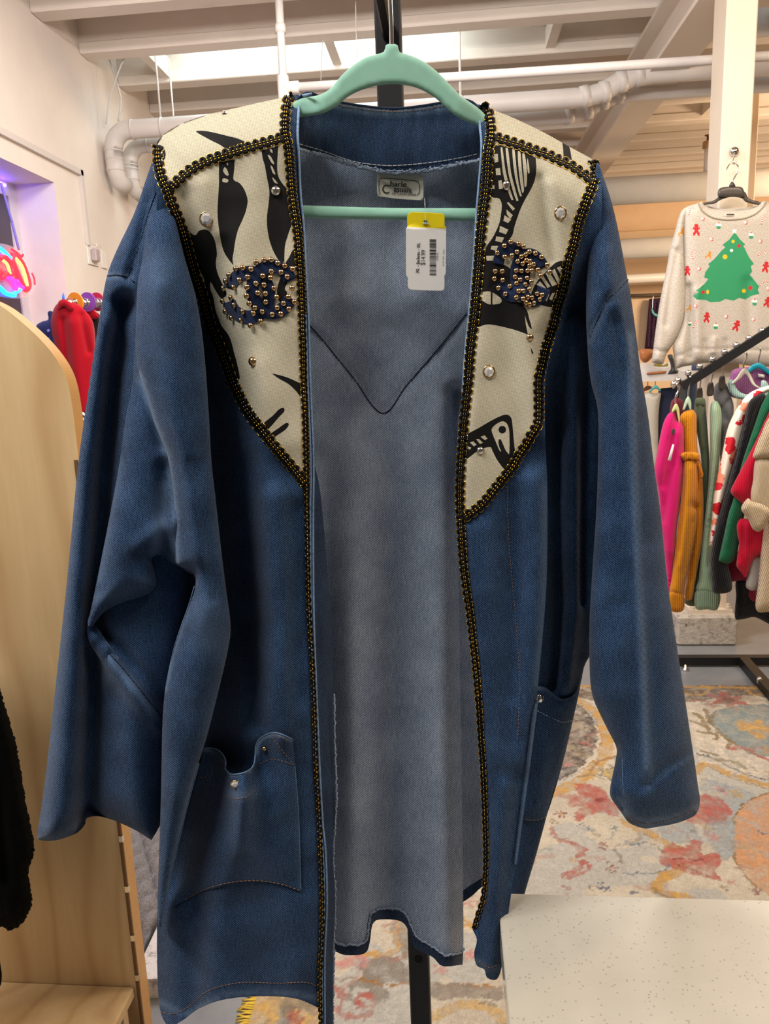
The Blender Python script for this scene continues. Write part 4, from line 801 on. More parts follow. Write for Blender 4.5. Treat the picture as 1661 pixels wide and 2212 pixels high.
# --- woven label
LB = [(814, 374, 's'), (864, 372), (913, 378, 's'), (915, 405), (914, 433, 's'), (864, 430), (815, 424, 's'), (814, 400)]
m_lab = mat('label_satin', (224, 220, 204), 0.5, var=0.04, vs=0.4, kind='UV'); m_ink = mat('label_ink', (44, 42, 44), 0.6)
def dLab(P): return dH(P)*0+0.062+0.004*np.sin((P[:, 0]-814)/100*3.1)
lb = sheet('woven_label', LB, dLab, m_lab, jk, 6, 0.0008)
def tx(name, txt, size, x, y, dx, dy, dfun, m, parent, lift=0.0006, sx=1.0, bold=0.0):
    """text on a cloth surface: origin x,y (pixels), dx the unit reading direction, dy its up direction"""
    V, Fc = textpx(txt, size); 
    P = np.array([x, y])+np.outer(V[:, 0]*sx, dx)+np.outer(V[:, 1], dy)
    b = MB(); b.add(J(P, dfun(P)-lift), Fc)
    if bold:
        for q in (np.array(dx)*bold, np.array(dx)*(-bold)): b.add(J(P+q, dfun(P+q)-lift-0.00005), Fc)
    return b.build(name, m, parent)
ux, uy = (0.999, 0.05), (0.05, -0.999)
tx('lettering', 'C', 27, 824, 417, ux, uy, dLab, m_ink, lb, sx=0.95, bold=0.15); tx('lettering', 'harle', 18, 842, 402, ux, uy, dLab, m_ink, lb, sx=1.0, bold=0.35); tx('lettering', 'asuals', 18, 850, 414, ux, uy, dLab, m_ink, lb, sx=0.92, bold=0.35)
tx('lettering', 'OF CALIFORNIA', 6.4, 846, 420, ux, uy, dLab, m_ink, lb, sx=1.15, bold=0.12)
fb = smooth([(822, 420), (819, 414), (819, 392), (823, 385), (862, 387), (898, 391), (905, 396), (906, 414), (901, 421)], False, 3); tubeobj('label_border', J(fb, dLab(fb)-0.0006), 0.6*PXM, m_ink, lb, 4)
# serif feet on the letters of the label
sb = MB()
for sx_, sy_ in ((843.5, 402), (849, 402.3), (866, 403), (871, 403.2), (877, 403.5), (889, 415.5), (885, 415.5), (858, 414.5), (843, 389.6), (876, 390.6)):
    c = np.array([(sx_-1.6, sy_), (sx_+2.6, sy_+0.2)]); sb.tube(J(c, dLab(c)-0.0007), 0.35*PXM, 4)
s_o = sb.build('lettering', m_ink, lb); s_o['kind'] = 'stuff'

# ================================================================== HANGER, TAG, POST
m_mint = mat('mint_velvet', (138, 188, 166), 0.75, var=0.06, vs=60, sheen=0.3, bump=0.04, bs=900)
hg_ = empty('clothes_hanger', tuple(J([(845, 460)], 0.0)[0]), 'mint green velvet clothes hanger carrying the denim jacket', 'hanger')
HGO = [(829, 112), (833, 98), (846, 94), (859, 98), (863, 112), (885, 119), (912, 131), (942, 153), (970, 181), (994, 206), (1014, 220), (1036, 236), (1060, 262), (1090, 300), (1150, 350), (1235, 408), (1250, 430), (1238, 442), (1190, 404), (1140, 372), (1075, 322), (1036, 276), (1000, 259), (970, 239), (942, 213), (912, 195), (882, 185), (850, 182), (815, 185), (780, 195), (752, 209), (727, 229), (702, 243), (672, 250), (640, 256), (600, 290), (540, 322), (470, 362), (410, 412), (396, 420), (386, 408), (410, 372), (470, 318), (540, 284), (600, 258), (640, 217), (690, 205), (715, 190), (736, 165), (760, 143), (790, 124)]
HGs = smooth(HGO, True, 6)
def dHg(P): return 0.013*sst((np.abs(P[:, 0]-845)-140)/60.0)
sheet('arch', HGO, lambda P: dHg(P)+puff(P, HGs, 9, 0.0048), m_mint, hg_, 7, lambda P: dHg(P)-puff(P, HGs, 9, 0.0048))
BRO = [(390, 436), (640, 443), (842, 449), (1040, 450), (1250, 456), (1250, 480), (1040, 478), (842, 475), (640, 470), (390, 460)]
BRs = smooth(BRO, True, 6)
sheet('trouser_bar', BRO, lambda P: puff(P, BRs, 10, 0.005), m_mint, hg_, 7, lambda P: -puff(P, BRs, 10, 0.005))
for xx, ys in ((396, (410, 450)), (1244, (430, 468))):
    P = np.array([(xx, y) for y in np.linspace(ys[0], ys[1], 6)]); tubeobj('end_post', J(P, np.zeros(6)), 0.005, m_mint, hg_, 8)
HKP = [(846, 100), (845, 50), (843, 0), (842, -60), (848, -110), (868, -140), (900, -150), (935, -135), (950, -100)]
hp = smooth(HKP, False, 6); tubeobj('hook', J(hp, np.zeros(len(hp))), 0.0022, mat('chrome', (226, 224, 222), 0.12, 1.0), hg_, 10)
# tag
m_tag = mat('tag_card', (238, 236, 232), 0.45); m_yel = mat('tag_yellow', (238, 216, 20), 0.45); m_tink = mat('tag_ink', (40, 38, 40), 0.6)
tg = empty('price_tag', tuple(J([(920, 625)], -0.012)[0]), 'white and yellow price tag with a barcode hanging before the mint bar', 'price tag')
def dT(P): return -0.014+0.00005*(P[:, 1]-460)
TO = [(886, 459), (890, 458), (955, 461), (960, 466), (960, 487, 's'), (964, 492, 's'), (963, 590, 's'), (960, 597, 's'), (960, 622), (955, 628), (887, 626), (881, 620), (881, 600, 's'), (877, 594, 's'), (877, 496, 's'), (880, 489, 's'), (880, 466)]
yreg = np.array([(870, 450), (970, 450), (970, 494), (870, 490.5)])
sheet('card', TO, dT, [m_tag, m_yel], tg, 9, 0.0007, m_tag, [(yreg, 1)], step=4)
tubepath('string', [(917, 428), (918, 445), (919, 468), (920, 480)], lambda P: dT(P)-0.002+0.07*np.clip((440-P[:, 1])/12, 0, 1), 0.0, 0.7, mat('clear_string', (210, 210, 210), 0.3), tg, 3)
tubepath('string_bar', [(914, 482), (926, 483)], lambda P: dT(P)-0.001, 0.0, 1.6, mat('clear_string', (210, 210, 210)), tg, 3)
tubeobj('eyelet', J(circ((919, 479), 3.2, 14), dT(circ((919, 479), 3.2, 14))-0.0006), 1.4*PXM, mat('eyelet_dark', (70, 96, 70), 0.4), tg, 5, True)
vx, vy = (0.04, -0.999), (-0.999, -0.04)     # text runs upwards
tx('lettering', 'XL - Jackets - XL', 10.2, 905, 590, vx, vy, dT, m_tink, tg, 0.0004, 0.93, 0.25)
tx('lettering', '$14.99', 14, 918, 573, vx, vy, dT, m_tink, tg, 0.0004, 0.86)
tx('lettering', '2758754', 5.0, 946.5, 563, vx, vy, dT, m_tink, tg, 0.0004, 1.0)
tx('lettering', 'Jan 03, 2025 - Yellow', 4.4, 958.5, 574, vx, vy, dT, m_tink, tg, 0.0004, 0.95)
bb = MB(); yb = 594.0
rb_ = random.Random(5)
while yb > 516:
    wv = rb_.choice([0.9, 0.9, 1.7, 2.5]); yb2 = max(514, yb-wv)
    Q = np.array([(928, yb), (942, yb+0.3), (942, yb2+0.3), (928, yb2)]); bb.add(J(Q, dT(Q)-0.0004), [(0, 1, 2, 3)]); yb = yb2-rb_.choice([0.8, 0.8, 1.5, 2.2])
bo = bb.build('barcode', m_tink, tg); bo['kind'] = 'stuff'
# black rack post behind the jacket
m_black = mat('black_steel', (24, 23, 24), 0.42, var=0.1, vs=30)
pt = np.array(HP([(842, 150)], np.array([0.985]), TILT)[0]); PX_, PY_ = pt[0], pt[1]
rk = empty('display_rack', (PX_, PY_, 0), 'black steel rack post standing behind the denim jacket', 'rack')
boxobj('post', (PX_-0.0155, PY_-0.0155, 0.02), (PX_+0.0155, PY_+0.0155, 2.12), m_black, rk, 0.002)
boxobj('foot', (PX_-0.03, PY_-0.25, 0), (PX_+0.03, PY_+0.25, 0.02), m_black, rk, 0.003)
hz = J([(868, -140)], 0.0)[0]
boxobj('faceout_arm', (PX_-0.006, hz[1]-0.06, hz[2]-0.024), (PX_+0.006, PY_, hz[2]-0.004), m_black, rk, 0.002)
for zz_ in (0.62, 0.40, 1.0, 1.4, 1.9):
    b = MB(); b.lathe((PX_, PY_-0.0156, zz_), (0, -1, 0), [(0.0065, -0.001), (0.0065, 0.0006)], 12); b.build('slot_hole', mat('hole_black', (4, 4, 4), 0.9), rk)
# ================================================================== RUG
def floorproj(P, z=0.0):
    r = rays(P); t = (z-CAM[2])/r[:, 2]; return (CAM+r*t[:, None])
RX0, RX1, RY0, RY1, RS = -0.50, 2.15, 0.98, 3.31, 0.0055
gx, gy = np.meshgrid(np.arange(RX0, RX1, RS), np.arange(RY0, RY1, RS)); nx_, ny_ = gx.shape[1], gx.shape[0]
G = np.c_[gx.ravel(), gy.ravel()]
def vnoise(P, s, seed):
    r = np.random.default_rng(seed).random((256, 256)); q = P*s; i = np.floor(q).astype(int); f = q-i; f = f*f*(3-2*f)
    a = r[i[:, 0] % 256, i[:, 1] % 256]; b = r[(i[:, 0]+1) % 256, i[:, 1] % 256]; c = r[i[:, 0] % 256, (i[:, 1]+1) % 256]; d = r[(i[:, 0]+1) % 256, (i[:, 1]+1) % 256]
    return (a*(1-f[:, 0])+b*f[:, 0])*(1-f[:, 1])+(c*(1-f[:, 0])+d*f[:, 0])*f[:, 1]
def fbm(P, s, seed): return 0.55*vnoise(P, s, seed)+0.3*vnoise(P, s*2.1, seed+1)+0.15*vnoise(P, s*4.3, seed+2)
GW = G+0.012*np.c_[fbm(G, 22, 3)-0.5, fbm(G, 22, 9)-0.5]+0.012*np.c_[vnoise(G, 60, 5)-0.5, vnoise(G, 60, 6)-0.5]
n1, n2, n3 = fbm(G, 9, 20), fbm(G, 40, 30), vnoise(G, 130, 40)
RC = np.array(lin((206, 194, 172)))*(0.82+0.3*n1)[:, None]
mk_ = fbm(G, 6, 50) > 0.56; RC[mk_] = RC[mk_]*0.4+0.6*np.array(lin((176, 178, 172)))
def put(m, col, soft=0.0):
    c = np.array(lin(col)); k = (0.66+0.55*n2+0.25*(n3-0.5))[m][:, None]; a = np.clip(0.12+1.15*n2+0.35*(n3-0.5), 0.1, 0.92)[m][:, None]; RC[m] = RC[m]*(1-a)+a*c*np.clip(k, 0.45, 1.25)
RK = (1080, 1450, 2.859); RK7 = (450, 1900, 2.373)
def fl_(pts, cr): return floorproj(np.array([p[:2] for p in crop(pts, *cr)]))[:, :2]
def fsm(pts, cr, closed=True): return floorproj(smooth(crop(pts, *cr), closed, 6))[:, :2]
def poly(pts, col, cr=RK): 
    L = fsm(pts, cr); lo, hi = L.min(0)-0.03, L.max(0)+0.03; s = np.where(((GW > lo) & (GW < hi)).all(1))[0]
    m = s[inside(GW[s], L)]; put(m, col)
def strk(pts, wid, col, cr=RK):
    L = fsm(pts, cr, False); c = np.mean(crop(pts, *cr), axis=0); sc = np.linalg.norm(floorproj([c])[0]-floorproj([c+[10, 0]])[0])/10*wid/cr[2]/2
    lo, hi = L.min(0)-sc-0.02, L.max(0)+sc+0.02; s = np.where(((GW > lo) & (GW < hi)).all(1))[0]; put(s[dist(GW[s], L) < sc], col)
def blob(c, r, col, cr=RK, rag=0.35, hole=None):
    q = crop([c], *cr)[0]; o = floorproj([q])[0][:2]; R_ = np.linalg.norm(floorproj([(q[0]+r/cr[2], q[1])])[0][:2]-o)
    v = GW-o; rr_ = np.linalg.norm(v, axis=1); a = np.arctan2(v[:, 1], v[:, 0]); put(rr_ < R_*(1-rag/2+rag/2*np.cos(6*a+c[0])), col)
    if hole: put(rr_ < R_*0.3, hole)
n4 = fbm(G, 70, 77)
GW = GW+0.008*np.c_[vnoise(G, 140, 15)-0.5, vnoise(G, 140, 16)-0.5]
GOLD, DGOLD, CORAL, DCOR, TEAL, OLIVE, BROWN, NAVY, GRB, PINK, CREAM = (198, 150, 66), (160, 112, 52), (176, 90, 76), (136, 60, 56), (118, 136, 136), (128, 106, 62), (78, 62, 52), (84, 96, 120), (160, 166, 164), (202, 136, 126), (212, 200, 178)
poly([(1000, 80), (1700, 80), (1700, 195), (1100, 205), (700, 210), (400, 150), (400, 90)], (96, 72, 48))
strk([(300, 110), (700, 105), (1140, 110), (1700, 118)], 36, GOLD); strk([(1150, 150), (1240, 160), (1290, 125), (1250, 105)], 22, GOLD); strk([(1150, 200), (1300, 195), (1480, 215), (1600, 185), (1700, 190)], 22, DGOLD); strk([(1520, 130), (1570, 160), (1640, 140)], 20, GOLD)
poly([(1180, 215), (1700, 200), (1800, 640), (1500, 660), (1250, 600), (1200, 430)], CREAM)
poly([(1290, 290), (1400, 240), (1700, 240), (1800, 520), (1560, 530), (1430, 440), (1330, 370)], TEAL)
for p in ([(1190, 270), (1240, 300), (1290, 370)], [(1180, 320), (1260, 350), (1310, 400)], [(1220, 390), (1290, 400)], [(1270, 250), (1300, 330), (1390, 420), (1480, 480), (1580, 530)], [(1330, 440), (1340, 380)], [(1410, 490), (1420, 440)], [(1330, 270), (1290, 330)]): strk(p, 26, OLIVE)
poly([(1450, 340), (1490, 310), (1540, 330), (1600, 310), (1640, 350), (1700, 370), (1660, 400), (1620, 380), (1640, 430), (1600, 440), (1560, 410), (1530, 390), (1480, 385)], (206, 160, 84))
blob((1405, 190), 125, CORAL, rag=0.5, hole=(120, 90, 70)); strk([(1160, 195), (1260, 200), (1320, 240)], 14, PINK)
strk([(1440, 495), (1530, 500), (1600, 540), (1700, 580)], 34, CORAL); strk([(1210, 525), (1330, 560), (1440, 620), (1560, 670), (1700, 685)], 15, (72, 76, 80)); strk([(1330, 560), (1440, 575), (1520, 610)], 34, (150, 140, 110)); strk([(1240, 510), (1340, 530)], 26, OLIVE)
strk([(1200, 640), (1250, 595), (1320, 605), (1450, 665), (1700, 730)], 56, GOLD); strk([(1240, 590), (1330, 625), (1460, 690), (1700, 750)], 10, DGOLD)
poly([(1240, 680), (1400, 720), (1560, 780), (1470, 880), (1440, 960), (1300, 930), (1240, 800)], GRB)
poly([(1800, 740), (1661, 765), (1560, 800), (1470, 880), (1430, 1000), (1440, 1130), (1500, 1270), (1600, 1370), (1800, 1440)], (206, 148, 100)); strk([(1661, 765), (1560, 800), (1470, 880), (1430, 1000), (1440, 1130), (1500, 1270), (1600, 1370)], 14, OLIVE); strk([(1600, 1000), (1640, 1020), (1700, 1015)], 10, NAVY)
# left medallion
poly([(200, 200), (470, 215), (560, 290), (600, 430), (550, 560), (430, 655), (200, 720)], BROWN)
for c, r, col in (((520, 460), 40, CORAL), ((430, 590), 44, PINK), ((470, 350), 60, (178, 152, 112)), ((500, 530), 40, (168, 144, 100)), ((440, 490), 50, (170, 150, 116)), ((400, 400), 50, CORAL)): blob(c, r, col, rag=0.8)
strk([(440, 170), (570, 250), (650, 370), (660, 480), (610, 590), (500, 690), (330, 770), (200, 800)], 78, GOLD); strk([(470, 190), (560, 270), (620, 400), (610, 500), (560, 590), (400, 690)], 8, DGOLD); strk([(700, 430), (640, 420)], 60, GOLD)
blob((690, 650), 85, (86, 78, 70), rag=0.4); blob((690, 650), 62, (206, 178, 110), rag=0.3); strk([(560, 640), (620, 570), (720, 545)], 24, DGOLD)
poly([(420, 790), (480, 770), (470, 710), (560, 715), (640, 755), (700, 825), (750, 850), (720, 915), (600, 890), (490, 945), (465, 890), (520, 850), (435, 855)], CORAL); blob((610, 815), 28, DCOR)
poly([(1180, 790), (1350, 795), (1430, 890), (1350, 965), (1150, 945)], CORAL)
poly([(960, 985), (1180, 950), (1230, 1060), (1060, 1075)], GRB); poly([(1270, 960), (1440, 960), (1440, 1160), (1380, 1180), (1280, 1060)], GRB)
strk([(780, 960), (900, 1010), (1040, 1090), (1110, 1115)], 62, GOLD); strk([(1130, 1230), (1040, 1290), (960, 1350), (1000, 1390), (1150, 1430)], 76, GOLD); strk([(880, 1020), (1020, 1100)], 10, DGOLD)
poly([(975, 1170), (1050, 1080), (1140, 1110), (1200, 1060), (1250, 1085), (1240, 1140), (1355, 1155), (1365, 1215), (1315, 1250), (1375, 1310), (1250, 1290), (1150, 1265), (1060, 1240)], CORAL); strk([(1050, 1180), (1250, 1190)], 12, DCOR); strk([(1100, 1220), (1300, 1290)], 10, DCOR)
strk([(810, 1100), (900, 1080), (970, 1105), (1010, 1150)], 14, (104, 122, 130)); strk([(700, 1110), (820, 1060), (960, 1060)], 8, (140, 150, 150)); strk([(760, 1270), (900, 1275), (1000, 1265), (1050, 1215)], 14, (104, 122, 130)); strk([(800, 1390), (850, 1390)], 12, NAVY)
strk([(320, 990), (350, 1050), (450, 1085), (520, 1125), (480, 1165)], 34, CORAL); strk([(390, 1280), (480, 1240), (520, 1190), (545, 1240), (430, 1290)], 30, CORAL); strk([(385, 1340), (430, 1360)], 28, CORAL)
for c, r, col, ho in (((370, 900), 52, DCOR, (200, 170, 120)), ((630, 1095), 44, DCOR, CREAM), ((690, 1245), 46, DCOR, CREAM), ((1365, 750), 55, PINK, DCOR), ((1450, 775), 62, (190, 156, 92), None), ((540, 990), 36, NAVY, None), ((500, 965), 26, NAVY, None), ((640, 1355), 44, NAVY, None), ((700, 985), 26, (120, 138, 132), None), ((1320, 1040), 60, PINK, None), ((1290, 990), 44, (176, 140, 80), None), ((1440, 1330), 40, PINK, None), ((1570, 1380), 34, DCOR, None), ((560, 1360), 24, OLIVE, None), ((1200, 1010), 30, (120, 104, 104), None), ((660, 1200), 24, OLIVE, None), ((340, 950), 26, OLIVE, None), ((1380, 1360), 30, OLIVE, None)): blob(c, r, col, rag=0.7, hole=ho)
_rk, RK = RK, RK7
poly.__defaults__ = (RK7,); strk.__defaults__ = (RK7,); blob.__defaults__ = (RK7, 0.35, None)
# foreground of the rug, under the jacket hem
poly([(240, 590), (520, 590), (560, 800), (180, 800)], (206, 164, 88)); strk([(940, 150), (965, 300), (950, 390), (760, 400)], 34, GOLD); strk([(1000, 190), (1012, 400)], 62, (142, 128, 110))
poly([(780, 450), (870, 415), (980, 420), (1040, 490), (1020, 540), (900, 540), (935, 600), (880, 650), (810, 570), (740, 590), (750, 660), (715, 610), (735, 550), (800, 520)], (132, 120, 106)); poly([(390, 620), (480, 600), (570, 640), (540, 690), (440, 700), (400, 800), (380, 740)], (128, 116, 100))
strk([(600, 440), (680, 450), (760, 430), (810, 440)], 60, PINK); strk([(640, 560), (700, 620), (680, 700), (740, 720), (820, 700), (850, 640), (800, 605), (765, 635), (800, 665)], 34, CORAL); blob((440, 740), 55, CORAL); strk([(560, 690), (650, 690)], 44, PINK)
strk([(640, 525), (800, 530), (940, 555), (1060, 540), (1200, 565), (1330, 560), (1520, 580)], 16, DGOLD); poly([(1160, 560), (1350, 560), (1530, 600), (1450, 640), (1300, 620), (1160, 640)], (142, 130, 116)); strk([(1160, 720), (1300, 660), (1440, 680), (1540, 760)], 60, (204, 168, 104)); blob((1430, 640), 44, (132, 122, 110), RK7, 0.8)
for c, r in (((1330, 400), 50), ((1340, 120), 60), ((1190, 470), 40)): blob(c, r, PINK, RK7, 0.8)
strk([(1300, 220), (1360, 260), (1300, 260)], 26, GOLD, RK7)
for k_, (p_, w_, c_) in enumerate(()): pass
r5 = np.random.default_rng(11)
for i in range(420):                      # small woven leaves and sprigs scattered over the ground
    c = np.array([r5.uniform(RX0, RX1), r5.uniform(RY0, RY1)]); an = r5.uniform(0, 6.28); ln = r5.uniform(0.012, 0.05); wd = r5.uniform(0.003, 0.009)
    s_ = np.where((np.abs(GW-c) < ln+0.02).all(1))[0]
    if not len(s_): continue
    L = c+np.outer(np.linspace(-ln, ln, 5), [math.cos(an), math.sin(an)])+np.outer(np.sin(np.linspace(0, 3.1, 5))*ln*0.5, [-math.sin(an), math.cos(an)])
    m_ = s_[dist(GW[s_], L) < wd]; k_ = [(150, 138, 112), (170, 122, 104), (140, 146, 148), (188, 152, 96), (120, 104, 80), (178, 146, 130)][i % 6]
    RC[m_] = RC[m_]*0.45+0.55*np.array(lin(k_))
RC *= (0.86+0.28*vnoise(G, 150, 91))[:, None]
zt = 0.010+0.0015*n2
V = np.c_[G, zt]
idx = np.arange(nx_*ny_).reshape(ny_, nx_)
Fq = np.c_[idx[:-1, :-1].ravel(), idx[:-1, 1:].ravel(), idx[1:, 1:].ravel(), idx[1:, :-1].ravel()]
n = NT('rug_pile'); at = n.add('ShaderNodeAttribute', attribute_name='Col'); v = n.coord('Object'); f = n.noise(v, 420, 2, 0.7)
n.ln(n.mix(0.55, at.outputs['Color'], n.ramp(f, [(0.3, 0.35), (0.7, 1.0)]), 'MULTIPLY'), n.b.inputs['Base Color']); n.b.inputs['Roughness'].default_value = 0.95; n.b.inputs['Specular IOR Level'].default_value = 0.05; n.b.inputs['Sheen Weight'].default_value = 0.2
n.bump(f, 0.5, 0.004)
rug = empty('patterned_rug', ((RX0+RX1)/2, (RY0+RY1)/2, 0), 'cream and gold rug with coral floral scrolls on the concrete floor', 'rug')
mk('pile', V, Fq, n.m, rug, colattr=RC)
boxobj('backing', (RX0, RY0, 0.0005), (RX1-RS, RY1-RS, 0.0095), mat('rug_back', (190, 160, 100), 0.9), rug)
b = MB(); r_ = random.Random(3); m_fr = mat('yellow_fringe', (222, 188, 70), 0.9)
yv = RY0
while yv < 2.2:
    l_ = 0.035+0.012*r_.random(); w_ = 0.0035; x_ = RX0+0.004
    b.tube([(x_, yv, 0.008), (x_-l_*0.5, yv+r_.uniform(-.004, .004), 0.007), (x_-l_, yv+r_.uniform(-.009, .009), 0.003)], [0.003, 0.0028, 0.0016], 5); yv += 0.0065
fo_ = b.build('fringe', m_fr, rug, True); fo_['kind'] = 'stuff'

# ================================================================== COUNTER
n = NT('speckled_quartz'); v = n.coord('Object'); vo = n.add('ShaderNodeTexVoronoi'); n.setin(vo, Scale=170.0); n.ln(v, vo.inputs['Vector'])
ms = n.noise(v, 60, 2); f = n.noise(v, 6, 4)
spk = n.math('MULTIPLY', n.math('LESS_THAN', vo.outputs['Distance'], 0.2), n.math('GREATER_THAN', ms, 0.47))
n.ln(n.mix(n.math('MULTIPLY', spk, 0.55), n.ramp(f, [(0.3, lin((194, 186, 170))), (0.7, lin((208, 201, 186)))]), lin((150, 142, 128))), n.b.inputs['Base Color'])
n.b.inputs['Roughness'].default_value = 0.12; m_qz = n.m
cz = 0.85; pA = onax(2, cz, 1095, 1929); pB = onax(2, cz, 1661, 1960); pC = onax(2, cz, 1100, 2212)
ct = empty('sales_counter', (0.5, 0.65, 0), 'white speckled quartz counter at the lower right beneath the jacket', 'counter')
boxobj('worktop', (pC[0], 0.30, cz-0.04), (1.6, pA[1], cz), m_qz, ct, 0.0012); boxobj('cabinet', (pC[0]+0.03, 0.34, 0), (1.56, pA[1]-0.03, cz-0.04), mat('cabinet_white', (214, 208, 198), 0.5), ct)

# ================================================================== WOOD FIXTURE
n = NT('maple_veneer'); v = n.coord('Object', (1, 1, 0.16)); f = n.noise(v, 9, 4, 0.6); v2 = n.coord('Object', (1, 1, 0.05)); f2 = n.noise(v2, 120, 3, 0.6)
v3 = n.coord('Object', (1.0, 1.0, 0.2)); wv = n.wave(v3, 3.0, 9.0, 1.6, 'X')
n.ln(n.mix(n.math('MULTIPLY', n.math('POWER', wv, 5.0), 0.38), n.mix(n.math('MULTIPLY', f2, 0.35), n.ramp(f, [(0.25, lin((202, 170, 122))), (0.7, lin((226, 198, 152)))]), lin((182, 142, 92))), lin((168, 124, 76))), n.b.inputs['Base Color']); n.b.inputs['Roughness'].default_value = 0.38; m_maple = n.m
m_edge = mat('maple_edge', (212, 164, 104), 0.4, var=0.06, vs=20)
fx = empty('wooden_shelf_unit', (-1.05, 1.35, 0), 'maple veneer shelf unit with a curved top behind the left sleeve', 'shelf unit')
ppx = [(-60, 632), (0, 660), (40, 690), (80, 726), (112, 762), (136, 800), (149, 838), (158, 890)]
pw = [onax(1, 1.35, *p) for p in smooth(ppx, False, 8)]
X_E = pw[-1][0]
pro = [(p[0], p[2]) for p in pw]+[(X_E, z) for z in (1.3, 1.1, 0.8, 0.5, 0.25, 0.0)]+[(-1.75, 0.0), (-1.75, 1.2), (-1.62, 1.52), (-1.36, 1.68), (-1.1, 1.72)]
k_ = len(pro); V = [(x, 1.35, z) for x, z in pro]+[(x, 1.385, z) for x, z in pro]
mk('end_panel', V, [tuple(range(k_))[::-1], tuple(range(k_, 2*k_))], m_maple, fx, smooth=False)
mk('edge_banding', V, [(i, (i+1) % k_, k_+(i+1) % k_, k_+i)[::-1] for i in range(k_)], m_edge, fx, smooth=False)
boxobj('shelf', (-1.75, 0.86, 0.155), (X_E-0.014, 1.349, 0.18), m_maple, fx, 0.003); boxobj('kick_board', (-1.75, 1.3, 0), (X_E-0.02, 1.32, 0.155), m_maple, fx)
boxobj('inner_edge', (X_E-0.008, 1.346, 0.0), (X_E-0.002, 1.351, 1.35), mat('dark_groove', (110, 74, 40), 0.6), fx)
for z in (0.30, 0.42, 0.54, 0.20, 0.66): boxobj('shelf_clip', (X_E-0.006, 1.343, z), (X_E+0.002, 1.349, z+0.014), m_silver, fx)
# black fuzzy garment in front of it
def HB(dep): return lambda P, d: HP(P, dep+d)
def knit(name, col, sc=0.5, ang=0.0, amp=0.22, bmp=0.5, var=0.12):
    if name in MATS: return MATS[name]
    n = NT(name); v = n.coord('UV', (1, 1, 1), (0, 0, ang)); wv = n.wave(v, sc, 0.6, 0.4); f = n.noise(v, 0.35, 3, 0.7); c = lin(col)
    h_ = n.math('ADD', n.math('MULTIPLY', wv, 0.5), n.math('MULTIPLY', f, 0.5))
    n.ln(n.ramp(h_, [(0.2, tuple(x*(1-amp-var) for x in c)), (0.75, tuple(min(1, x*(1+var)) for x in c))]), n.b.inputs['Base Color'])
    n.b.inputs['Roughness'].default_value = 0.95; n.b.inputs['Specular IOR Level'].default_value = 0.08; n.b.inputs['Sheen Weight'].default_value = 0.15; n.bump(h_, bmp, 0.006); MATS[name] = n.m; return n.m
def cloth(name, outl, dep, T, m, parent, R=None, fo=(), sp=9, step=6, Tb=None, sm=True, slope=None):
    Os = smooth(outl, True, step) if sm else np.asarray([p[:2] for p in outl], float); w_ = Os.max(0)-Os.min(0); R = R or max(6, 0.45*min(w_))
    base = (lambda P: slope[0]*(P[:, 0]-slope[1])) if slope else (lambda P: 0*P[:, 0])
    return sheet(name, outl, lambda P: base(P)+puff(P, Os, R, T)+folds(P, fo)+ripple(P, T*0.02, 0.11, 0.03), m, parent, sp, lambda P: base(P)+0.001-puff(P, Os, R, Tb if Tb is not None else T), proj=HB(dep), step=step, sm=sm)
def garment(name, label, cat, dep, cpx):
    p = HP([cpx], np.array([dep]))[0]; return empty(name, tuple(p), label, cat)
m_fuzz = knit('black_fuzz', (12, 12, 11), 0.12, 0.3, 0.4, 1.0, 0.3); m_fuzz.node_tree.nodes['Principled BSDF'].inputs['Sheen Weight'].default_value = 0.0
bg = garment('fuzzy_coat', 'black fuzzy coat hanging before the maple panel at lower left', 'coat', 1.18, (10, 2010))
fz = [(-160, 1200), (-40, 1390), (0, 1488), (14, 1536), (38, 1622), (55, 1726), (74, 1829), (62, 1881), (69, 1950), (58, 1980), (45, 1998), (21, 2009), (0, 2002), (-60, 2016), (-160, 2016)]
fzs = smooth(fz, True, 4); q_ = np.random.default_rng(2).normal(0, 1.1, fzs.shape)
cloth('sleeve', [tuple(p) for p in fzs+q_], 1.18, 0.05, m_fuzz, bg, 60, [([(-10, 1600), (12, 1900)], 0.012, 14)], 9, 4, sm=False)
cloth('body', [(-200, 1300), (-60, 1450), (-20, 1800), (0, 2075), (4, 2110), (-5, 2135), (-80, 2150), (-200, 2150)], 1.24, 0.04, m_fuzz, bg, 50)

# ================================================================== QUILTED MAT, PLINTH
def FLP(P, d): return floorproj(P, 0.0)+np.c_[np.zeros(len(P)), np.zeros(len(P)), -d]
n = NT('grey_quilt'); v = n.coord('Object'); f = n.noise(v, 260, 3, 0.7); n.ln(n.ramp(f, [(0.3, lin((92, 90, 92))), (0.7, lin((158, 156, 158)))]), n.b.inputs['Base Color']); n.b.inputs['Roughness'].default_value = 0.95; n.bump(f, 0.5, 0.004)
def dq(P):
    w_ = floorproj(P); a = (w_[:, 0]+w_[:, 1]*0.6)*44; c_ = (w_[:, 0]*1.0-w_[:, 1]*0.6)*44
    return -(0.010+0.034*np.sqrt(np.abs(np.sin(a)*np.sin(c_))))
qm = sheet('quilted_mat', [(200, 1600, 's'), (420, 1560, 's'), (420, 1850, 's'), (345, 1988, 's'), (302, 2086, 's'), (240, 2100, 's'), (215, 1900, 's')], dq, n.m, None, 3.5, lambda P: 0*P[:, 0]-0.001, proj=FLP, step=5)
tag(qm, 'grey quilted mat on the floor between shelf unit and jacket', 'mat')
